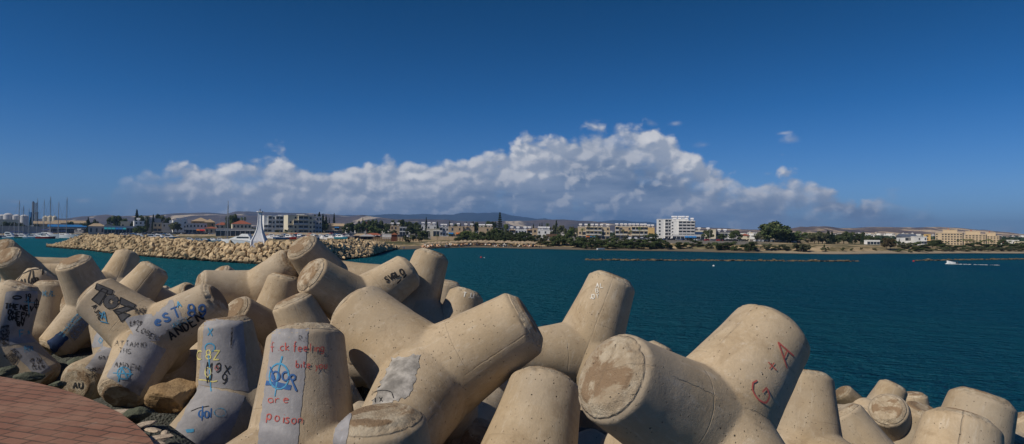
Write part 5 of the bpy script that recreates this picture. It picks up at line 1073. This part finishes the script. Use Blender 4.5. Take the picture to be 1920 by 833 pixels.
for nm,ph,ct,gr in (('broadleaf_tree','tree','tree','broadleaf trees along the shore'),('conifer_tree','conifer','tree','conifers among the houses'),('shrub','shrub','shrub','shrubs on the coastal bank'),('palm_tree','palm','palm tree','palms along the shore')):
    autolabel([(r,px,AD[mt]) for r,px,n_,mt,ht,kd in TREES if n_==nm and kd not in('wide','tier')],ph,ct,gr)
for r,px,n_,mt,ht,kd in TREES:
    if kd=='wide': tag(r,'giant spreading eucalyptus like tree with pale limbs over parked cars','tree')
    if kd=='tier': tag(r,'tall star shaped pine with tiered branches rising over the terraces','tree')
# distant wooded and built-up plain
mb=MB(); rw=random.Random(77)
for i in range(5200):
    px=rw.uniform(-60,1990); d=rw.choice([rw.uniform(760,1100),rw.uniform(1100,2400)]); g=at(px,d); s=rw.uniform(2.5,6)
    if noise.noise(Vector((px*.012,d*.002,5)))<-.12: continue
    for k in range(5):
        v=Vector([rw.gauss(0,1) for _ in range(3)]).normalized(); q=g+Vector((v.x*s*.9,v.y*s*.9,s*.5+v.z*s*.35)); L=s*.5; u=v.orthogonal().normalized(); w2=v.cross(u); mb.add([q-u*L,q+w2*L*.7,q+u*L,q-w2*L*.7],[(0,1,2,3)])
o=mb.build('distant_woodland',MLC); tag(o,'far low woodland spread over the plain behind the town','woodland',kind='stuff')
# ------------------------------------------------------------------ far small houses: one thing each
HM=[mat('far_white_wall',(.66,.65,.62),.85),mat('far_cream_wall',(.58,.49,.36),.85),mat('far_grey_wall',(.42,.40,.38),.85)]
hp=[]
for m_ in HM:
    for w_ in (9,14): mb=MB().box(-w_/2,w_/2,0,8,-2,6,0).box(-w_/2+1,-1,-.05,-.001,3.6,4.9,1).box(1,w_/2-1,-.05,-.001,3.6,4.9,1).box(-w_*.2,w_*.25,2,5,6.01,8,0); hp.append(mb.mesh('far_house',[m_,MGL]))
items=[]
for i in range(130):
    px=rw.uniform(640,1960) if i%3 else rw.uniform(1300,1960); d=rw.uniform(900,2300); g=at(px,d); me=rw.choice(hp); o=ob('far_house',me); o.location=g; o.rotation_euler.z=-math.atan2(g.x,g.y)+rw.uniform(-.5,.5)
    items.append((o,px,{'far_white_wall':'tiny white','far_cream_wall':'tiny cream','far_grey_wall':'tiny grey'}[me.materials[0].name]))
for i in range(190):
    px=rw.choice([rw.uniform(60,250),rw.uniform(165,480),rw.uniform(600,800),rw.uniform(640,1090),rw.uniform(1300,1420)]); d=rw.uniform(655,900); g=at(px,d); me=rw.choice(hp); o=ob('far_house',me); o.location=g; o.scale=(.8,.8,rw.uniform(.6,.95)); o.rotation_euler.z=-math.atan2(g.x,g.y)+rw.uniform(-.4,.4)
    items.append((o,px,{'far_white_wall':'tiny white','far_cream_wall':'tiny cream','far_grey_wall':'tiny grey'}[me.materials[0].name]))
autolabel(items,'far house','house','far houses on the plain')
# ------------------------------------------------------------------ cars
def carmesh(mp_,van=False):
    L,Wd=4.3,1.75; mb=MB(); body=[(-L/2,.35),(-L/2,.85),(-L*.42,.95),(-L*.2,1.0),(L*.3,1.0),(L*.48,.9),(L/2,.7),(L/2,.35)]
    mb.prism(body,-Wd/2,Wd/2,0)
    cab=[(-L*.45,.96),(-L*.36,1.42),(L*.08,1.45),(L*.28,.98)] if not van else [(-L*.49,.96),(-L*.48,2.0),(L*.22,2.0),(L*.40,1.0)]
    mb.prism(cab,-Wd*.42,Wd*.42,1); mb.box(-L*.33,L*.06,-Wd*.40,Wd*.40,1.44 if not van else 2.,1.5 if not van else 2.08,0)
    if van: mb.box(-L*.47,L*.0,-Wd*.43,Wd*.43,1.0,1.98,0)
    for sx in (-L*.31,L*.31):
        for sy in (-Wd/2+.02,Wd/2-.22): mb.tube([(sx,sy,.33),(sx,sy+.2,.33)],.33,10,2)
    return mb.mesh('parked_car',[mp_,MGL,MDK])
CC={'white':(.72,.72,.72),'silver':(.42,.44,.46),'grey':(.14,.15,.16),'black':(.02,.02,.024),'blue':(.03,.08,.22),'red':(.38,.02,.02)}
CM={}
for k_,c_ in CC.items():
    m_=mat(k_+'_car_paint',c_,.3,.03,spec=.5); CM[k_]=carmesh(m_)
CM['white van']=carmesh(mat('white_car_paint',(.72,.72,.72),.3),True)
items=[]
def cars(px0,px1,d,n,ks=('white','white','silver','silver','grey','black','black','blue'),face=0.,jd=2,z=0):
    for i in range(n):
        px=px0+(px1-px0)*(i+.5+rnd.uniform(-.25,.25))/n; dd=d+rnd.uniform(-jd,jd); g=at(px,dd,.08); k=rnd.choice(ks); o=ob('parked_car',CM[k]); o.location=g; o.rotation_euler.z=-math.atan2(g.x,g.y)+face+rnd.uniform(-.15,.15); items.append((o,px,k if ' ' in k else k))
F2=math.pi/2
cars(182,330,598,26,face=.5); cars(186,330,612,20,face=.5); cars(330,400,600,12,face=.5); cars(345,400,590,8,face=.2)
cars(618,668,520,10,face=F2*.7); cars(628,735,495,16,face=F2*.8); cars(640,735,470,13,face=.6); cars(745,790,470,7,face=.5); cars(640,690,448,7,face=.3)
cars(868,940,403,9,('black','grey','blue','black','grey'),face=.9); cars(945,1005,395,6,('black','grey','silver'),face=.7); cars(1062,1072,380,1,('black',),face=F2)
cars(1165,1232,460,9,('white','silver','white van','grey','white'),face=.3); cars(1180,1230,448,5,('white van','silver','grey'),face=.2); cars(1235,1300,452,8,face=.8); cars(1300,1345,440,6,('white','silver','grey','red'),face=.7); cars(1346,1354,436,1,('red',),face=.2); cars(1352,1400,438,6,('white','black','grey'),face=.6)
cars(1415,1440,430,3,('white','silver','grey'),face=.8); cars(1438,1475,424,5,('black','grey','black'),face=1.); cars(1478,1500,432,4,('black','grey','silver'),face=.9)
autolabel(items,'car parked','car','cars parked along the shore road')
for o,px,k in items:
    if k=='white van': o['label']=o['label'].replace('white van car','white van').replace('van parked','van')
# ------------------------------------------------------------------ boats
def hull(mb,L,Wd,hb,mi=0,mk=1,draft=.35):
    n_=12; rows=[]; 
    for i in range(n_+1):
        t=i/n_; x=-L/2+L*t; hw=Wd/2*(1-max(0,(t-.45)/.55)**2.2)*(.86+.14*min(1,t*4)); sh=hb*(1+.35*t*t)
        rows.append([(x+.15*L*.2*t*t*1.,-hw,sh),(x,-hw*.82,.05),(x,0,-draft),(x,hw*.82,.05),(x+.03*L*t*t,hw,sh)])
    vs=[q for r in rows for q in r]; fs=[(i*5+j,(i+1)*5+j,(i+1)*5+j+1,i*5+j+1) for i in range(n_) for j in range(4)]; mb.add(vs,fs,mi); mb.add([r[0] for r in rows]+[r[4] for r in rows],[(i,i+1,n_+2+i,n_+1+i) for i in range(n_)],mk); mb.add(rows[0],[(4,3,2,1,0)],mi)
BH={'white':mat('white_gelcoat',(.75,.75,.75),.35),'red':mat('red_hull_paint',(.26,.02,.015),.4),'blue':mat('blue_hull_paint',(.02,.10,.26),.5),'navy':mat('navy_hull_paint',(.015,.03,.08),.4),'teal':mat('teal_hull_paint',(.03,.22,.30),.5),'green':mat('green_hull_paint',(.04,.14,.08),.5)}
MDKK=mat('teak_deck',(.34,.24,.14),.7); MSAIL=mat('sail_cover',(.03,.06,.20),.8); MAL=mat('aluminium',(.30,.30,.31),.4,metal=0)
def boat(px,pyw,L,Hk,mast=0,face=0.,label='',cabin=True,cat='sailing boat',d=None,canvas=None,zoff=0.,group=None):
    p_=onz(px,pyw,0.0) if d is None else at(px,d); k_=p_.y/F; r=empty('sailing_boat' if mast else 'motor_boat',(p_.x,p_.y,p_.z+zoff),face,label,cat,group); hb=L*(.13 if group else .1)
    mb=MB(); hull(mb,L,L*.28,hb); mb.build('hull',[BH[Hk],MDKK if mast else BH['white']],r)
    if cabin:
        MB().prism([(-L*.25,hb),(-L*.23,hb*(1.75 if mast else 2.7)),(L*.05,hb*(1.8 if mast else 2.6)),(L*.24,hb*1.1)],-L*.085,L*.085).build('cabin',BH['white'],r)
        mb=MB(); mb.box(-L*.2,L*.05,-L*.088,L*.088,hb*(1.3 if mast else 1.7),hb*(1.55 if mast else 2.3)); mb.build('cabin_window',MGL,r)
    if mast:
        H_=mast*k_; mb=MB().tube([(L*.08,0,hb),(L*.08,0,H_)],[.012*L+.06,.008*L+.04],6); mb.build('mast',MAL,r)
        MB().tube([(L*.08,0,hb*2.6),(-L*.32,0,hb*2.5)],L*.014,6).build('boom',MSAIL,r)
        mb=MB(); 
        for q in ((L*.5,0,hb*1.3),(-L*.48,0,hb),(L*.06,L*.13,hb),(L*.06,-L*.13,hb)): mb.tube([q,(L*.08,0,H_*.97)],.035+.0015*L,4)
        mb.build('rigging',MAL,r); MB().tube([(L*.08,-L*.10,H_*.55),(L*.08,L*.10,H_*.55)],.05,4).build('spreader',MAL,r)
    if canvas: MB().prism([(-L*.48,hb*2.6),(-L*.2,hb*3.),(-L*.2,hb*3.2),(-L*.48,hb*2.8)],-L*.12,L*.12).build('canopy',canvas,r)
    return r
SB=[(3,445,8,'white',36,'white sailing boat cut by the left edge'),(18,446,13,'navy',0,'dark motor boat with boxy wheelhouse second from the left edge'),(24,445.5,11,'white',40,'white sailing boat with a short mast left of the green hulled one'),(25,442,11,'white',26,'small sailing boat behind the dark wheelhouse boat'),
(31.5,445.8,15,'white',70,'sailing boat with the tall leftmost mast'),(41,445.5,14,'white',60,'sailing boat with double mast lines left of the silo'),(51,443.5,12,'navy',53,'dark sailing boat just left of the dark silo tower'),(67,445,13,'white',73,'white sailing boat whose mast overlaps the silo tower'),(79,444.5,13,'white',70,'white sailing boat with mast right of the silo tower'),(90,447,20,'white',78,'sailing yacht with the tallest mast behind the red boat'),(106,446,14,'white',68,'white sailing boat with slim mast right of the red boat'),(121.5,446.5,17,'white',76,'white sailing yacht at the right end of the moored row')]
for i,(px,py,L,hk,ms,lb) in enumerate(SB): boat(px,py,L*.95,hk,ms,face=(-.2 if i%2 else .25) if ms else .1,label=lb,cat='sailing boat' if ms else 'motor boat',group='boats moored at the left' )
boat(86,447.6,13,'red',0,.05,'dark red hulled boat with a raised white awning',True,'motor boat',canvas=BH['white']); boat(20,446.8,10,'white',0,.2,'white motor boat beside the boxy dark one at left',True,'motor boat'); boat(62,447.2,12,'white',0,.3,'rounded white motor yacht left of the red boat',True,'motor boat',canvas=MSAIL); boat(44,447,11,'green',0,.2,'motor boat with a dark green waterline left of the white yacht',True,'motor boat')
bi=[]
for i in range(26):
    px=133+i*8.1+rnd.uniform(-2,2); hk=rnd.choice(['white','white','white','blue','navy','teal']); r=boat(px,rnd.uniform(441.2,443.6) if px<250 else rnd.uniform(445.5,448.),rnd.uniform(6,9.5),hk,0,rnd.uniform(-.5,.5),'',True,'motor boat',canvas=rnd.choice([None,MSAIL,MBLU])); bi.append((r,px,'small '+hk+' hulled'))
for i,(px,hk) in enumerate([(192,'navy'),(262,'blue'),(300,'blue'),(318,'teal'),(286,'white'),(245,'navy')]): r=boat(px,448.3,rnd.uniform(11,15),hk,0,rnd.uniform(-.3,.3),'',True,'fishing boat',canvas=MBLU if i%2 else None); bi.append((r,px,'larger '+hk+' hulled'))
for px,hk in ((357,'white'),(372,'white'),(385,'blue'),(400,'white'),(413,'white'),(452,'navy'),(463,'teal')): r=boat(px,452 if px<420 else 453,rnd.uniform(7,10),hk,0,rnd.uniform(-.5,.5),'',True,'motor boat'); bi.append((r,px,'mid size '+hk+' hulled'))
for i in range(24):
    px=506+i*6.4+rnd.uniform(-2,2); hk=rnd.choice(['white','blue','teal','red','navy','white']); r=boat(px,0,rnd.uniform(6,9),hk,0,rnd.uniform(-.8,.8),'',True,'motor boat',d=rnd.uniform(330,420),canvas=rnd.choice([None,MBLU,MRED]),zoff=1.); bi.append((r,px,'stored '+hk+' hulled'))
autolabel(bi,'boat','motor boat','boats in the harbour and boatyard')
# white motor yacht behind the boulders and the sailing boat in front of it
p_=onz(449,458.5,0); r=empty('motor_yacht',p_,math.radians(168),'large white motor yacht with raked bow behind the boulders left of the beacon','yacht'); L=21
mb=MB(); hull(mb,L,5.2,2.1); mb.build('hull',BH['white'],r); MB().prism([(-L*.38,2.1),(-L*.34,4.6),(L*.02,4.5),(L*.26,2.7)],-1.9,1.9).build('superstructure',BH['white'],r); MB().box(-L*.32,L*.02,-1.94,1.94,3.3,4.1).build('cabin_window',MGL,r); MB().prism([(-L*.3,4.61),(-L*.28,5.7),(-L*.1,5.7),(-L*.02,4.61)],-1.4,1.4).build('flybridge',BH['white'],r)
r=boat(426,455.5,13,'white',79,1.9,'white sailing boat with one tall mast beside the large motor yacht',True,'sailing boat')
# quay jetty for the left boats
A_=onz(-20,443.2,.0); B_=onz(124,443.6,0); mb=MB(); q=(B_-A_); mb.add([A_+Vector((0,0,-1)),B_+Vector((0,0,-1)),B_+Vector((0,4,-1)),A_+Vector((0,4,-1)),A_+Vector((0,0,.9)),B_+Vector((0,0,.9)),B_+Vector((0,4,.9)),A_+Vector((0,4,.9))],[(4,5,6,7),(0,1,5,4),(1,2,6,5),(2,3,7,6),(3,0,4,7),(3,2,1,0)]); o=mb.build('pontoon',MW('grey')); tag(o,'low grey pontoon behind the moored row of boats at left','pontoon')
# street lamps and masts along the quay
li=[]
for px,pyt,d in ((411,418,575),(412,407,580),(545,432,440),(606,445,300),(620,447,300),(1208,430,480),(1164,430,480),(1331,432,470),(804,436,395),(808,436,395)):
    g=at(px,d); h=CZ-(pyt-horizon(px))*d/F-g.z; r=empty('lamp_post',g,0); MB().tube([(0,0,-.5),(0,0,h)],.11,6).build('pole',MW('grey'),r); MB().box(-.15,1.1,-.12,.12,h,h+.15).build('lamp_head',MW('grey'),r); li.append((r,px,'tall grey'))
autolabel(li,'lamp post','lamp post','lamp posts along the shore')
# ------------------------------------------------------------------ beach umbrellas and sunbeds
MCAN=mat('straw_canvas',(.36,.28,.19),.9,.15,3); MPOLE=mat('wood_pole',(.20,.13,.08),.9)
ume=MB(); vs=[(0,0,2.6)]+[(1.5*math.cos(i*math.pi/4),1.5*math.sin(i*math.pi/4),2.05) for i in range(8)]+[(1.5*math.cos(i*math.pi/4),1.5*math.sin(i*math.pi/4),1.9) for i in range(8)]; ume.add(vs,[(0,1+i,1+(i+1)%8) for i in range(8)]+[(1+i,9+i,9+(i+1)%8,1+(i+1)%8) for i in range(8)]); UME=ume.mesh('canopy',MCAN); UMP=MB().tube([(0,0,-.4),(0,0,2.55)],.05,6).mesh('pole',MPOLE)
it=[]
for (a_,b_,n_,dofs) in ((790,1004,34,24),(800,1008,30,33),(862,1000,18,41)):
    for i in range(n_):
        px=a_+(b_-a_)*(i+.5+rnd.uniform(-.3,.3))/n_; g=at(px,shore(px)+dofs*.62+rnd.uniform(-1,1)); r=empty('beach_umbrella',g,rnd.random()); ob('canopy',UME,r); ob('pole',UMP,r); it.append((r,px,'straw coloured'))
autolabel(it,'beach umbrella','beach umbrella','beach umbrellas on the sand')
BED={}
for nm,c_ in (('peach',(.62,.38,.24)),('white',(.68,.66,.62)),('brown',(.16,.09,.05))): BED[nm]=MB().box(-.9,.5,-.32,.32,.28,.40).add([(.5,-.32,.3),(.5,.32,.3),(1.05,.32,.85),(1.05,-.32,.85),(.5,-.32,.42),(.5,.32,.42),(1.0,.32,.95),(1.0,-.32,.95)],[(0,1,2,3),(7,6,5,4),(0,4,5,1),(1,5,6,2),(2,6,7,3),(3,7,4,0)]).box(-.85,-.78,-.3,.3,-.2,.28).box(.4,.47,-.3,.3,-.2,.28).mesh('sunbed',mat(nm+'_sunbed',c_,.8))
it=[]
for i in range(130):
    px=rnd.uniform(792,1006); g=at(px,shore(px)+rnd.uniform(13,27)); nm=rnd.choice(['peach','white','brown','peach']); o=ob('sunbed',BED[nm]); o.location=g; o.rotation_euler.z=rnd.uniform(-.7,.7)+F2; it.append((o,px,nm))
autolabel(it,'sunbed under umbrellas','sunbed','sunbeds on the beach')
# ------------------------------------------------------------------ person on the spit
def figure(loc,h,label,shirt,pant,rz=0):
    sk=[((0,0,.50),.075),((0,0,.62),.075),((0,0,.74),.085),((0,0,.82),.035),((0,.01,.86),.032),((0,.0,.93),.055),((.045,0,.47),.055),((.055,.02,.26),.038),((.055,0,.05),.026),((.06,-.06,.015),.02),((-.045,0,.47),.055),((-.06,-.02,.26),.038),((-.06,0,.05),.026),((-.065,-.06,.015),.02),((.105,0,.78),.034),((.14,.0,.63),.024),((.12,-.08,.52),.018),((-.105,0,.78),.034),((-.14,.0,.63),.024),((-.12,-.09,.55),.018)]
    ed=[(0,1),(1,2),(2,3),(3,4),(4,5),(0,6),(6,7),(7,8),(8,9),(0,10),(10,11),(11,12),(12,13),(2,14),(14,15),(15,16),(2,17),(17,18),(18,19)]
    me=D.meshes.new('person'); me.from_pydata([Vector(p)*h for p,_ in sk],ed,[]); o=ob('tmp',me); md=o.modifiers.new('s','SKIN')
    for i,(p,r_) in enumerate(sk): me.skin_vertices[0].data[i].radius=(r_*h,r_*h)
    me.skin_vertices[0].data[0].use_root=True; sb=o.modifiers.new('u','SUBSURF'); sb.levels=1; dg=bpy.context.evaluated_depsgraph_get(); m2=D.meshes.new_from_object(o.evaluated_get(dg)); D.objects.remove(o); m2.name='person'
    for m_ in (mat('skin_tone',(.36,.22,.15),.7),shirt,pant,mat('dark_hair',(.03,.02,.015),.8)): m2.materials.append(m_)
    for p in m2.polygons: z=p.center.z/h; x=abs(p.center.x)/h; p.material_index=3 if z>.945 else (0 if z>.815 or (x>.10 and z<.68) or z<.03 else (1 if z>.52 else 2)); p.use_smooth=True
    o=ob('person',m2); o.location=loc; o.rotation_euler.z=rz; tag(o,label,'person'); return o
pp=onz(753.5,462.5,.45); figure(pp,1.75,'person in dark shirt and shorts standing at the end of the rocky spit',mat('dark_shirt',(.03,.035,.05),.9),mat('white_shorts',(.6,.6,.6),.9),.4)
for i,(px,do,lb,c_) in enumerate([(1012,5,'person in black crouching place at the right end of the umbrellas',(.03,.03,.03)),(1015,6,'person in grey beside the one at the right end of the umbrellas',(.12,.12,.14)),(857,9,'person in white walking in front of the left umbrellas',(.6,.6,.6)),(758,12,'person in blue on the beach right of the rust kiosk',(.05,.1,.3))]): g=at(px,shore(px)+do); figure(g,1.7,lb.replace('crouching place','standing'),mat('shirt_%d'%i,c_,.9),mat('dark_trousers',(.03,.03,.04),.9),i)
# ------------------------------------------------------------------ buoys, motorboat with wake
def buoy(px,py,s,m_,label):
    p_=onz(px,py,0); bm=bmesh.new(); bmesh.ops.create_uvsphere(bm,u_segments=16,v_segments=10,radius=s); me=D.meshes.new('buoy'); bm.to_mesh(me); bm.free(); me.materials.append(m_); me.polygons.foreach_set('use_smooth',[True]*len(me.polygons)); 
    r=empty('buoy',(p_.x,p_.y,s*.35),0,label,'buoy'); ob('float',me,r); MB().tube([(0,0,s*.8),(0,0,s*1.4)],s*.15,6).build('ring_handle',MDK,r)
MRB=mat('red_buoy_plastic',(.60,.03,.03),.5); buoy(902,483.6,.30,MRB,'red round buoy in mid bay off the umbrella beach'); buoy(1713,490.5,.28,MRB,'red buoy beside the tip of the right reef'); buoy(908,483.8,.16,BH['white'],'tiny white float beside the red mid bay buoy'); buoy(1338,499.5,.25,BH['white'],'small white float in front of the long reef'); 
MFO=mat('foam',(.62,.68,.70),.8,.2,3)
p_=onz(1783,495.5,0.); rz=2.75; r=empty('speed_boat',(p_.x,p_.y,.25),rz,'white speed boat planing left with a foam wake','speed boat'); mb=MB(); hull(mb,2.1,1.0,.5); mb.build('hull',BH['white'],r); r.rotation_euler=(0,-.12,rz); MB().prism([(-.3,.5),(0.,.85),(.06,.85),(.3,.52)],-.35,.35).build('windscreen',MGL,r); MB().box(-1.65,-1.42,-.12,.12,.1,.75).build('outboard_motor',MDK,r)
mb=MB(); rw2=random.Random(5); fr_=Vector((math.cos(rz),math.sin(rz),0)); sd=Vector((-fr_.y,fr_.x,0))
for i in range(80):
    t=rw2.random()**1.8*13; sp_=(.5+t*.03)*rw2.gauss(0,.6); c_=Vector((p_.x,p_.y,.03))-fr_*(t-1.)+sd*sp_; s=rw2.uniform(.08,.30)*(1-t/34); vs=[c_+fr_*math.cos(a_)*s*2+sd*math.sin(a_)*s for a_ in (0,1.05,2.1,3.14,4.2,5.2)]+[c_+Vector((0,0,.06+.28*math.exp(-t/3)*rw2.random()))]; mb.add(vs,[(k,(k+1)%6,6) for k in range(6)])
o=mb.build('wake_foam',MFO); tag(o,'white foam wake trailing right behind the speed boat','foam',kind='stuff')
# small rocks and a pale boat on the right beach line
g=at(1127,shore(1127)+4); o=empty('rowing_boat',g,.3,'small white rowing boat pulled up on the sand below the hedge','rowing boat'); mb=MB(); hull(mb,4,1.5,.6); mb.build('hull',BH['white'],o); MB().box(-.2,.1,-.6,.6,.45,.52).build('bench',MDKK,o)
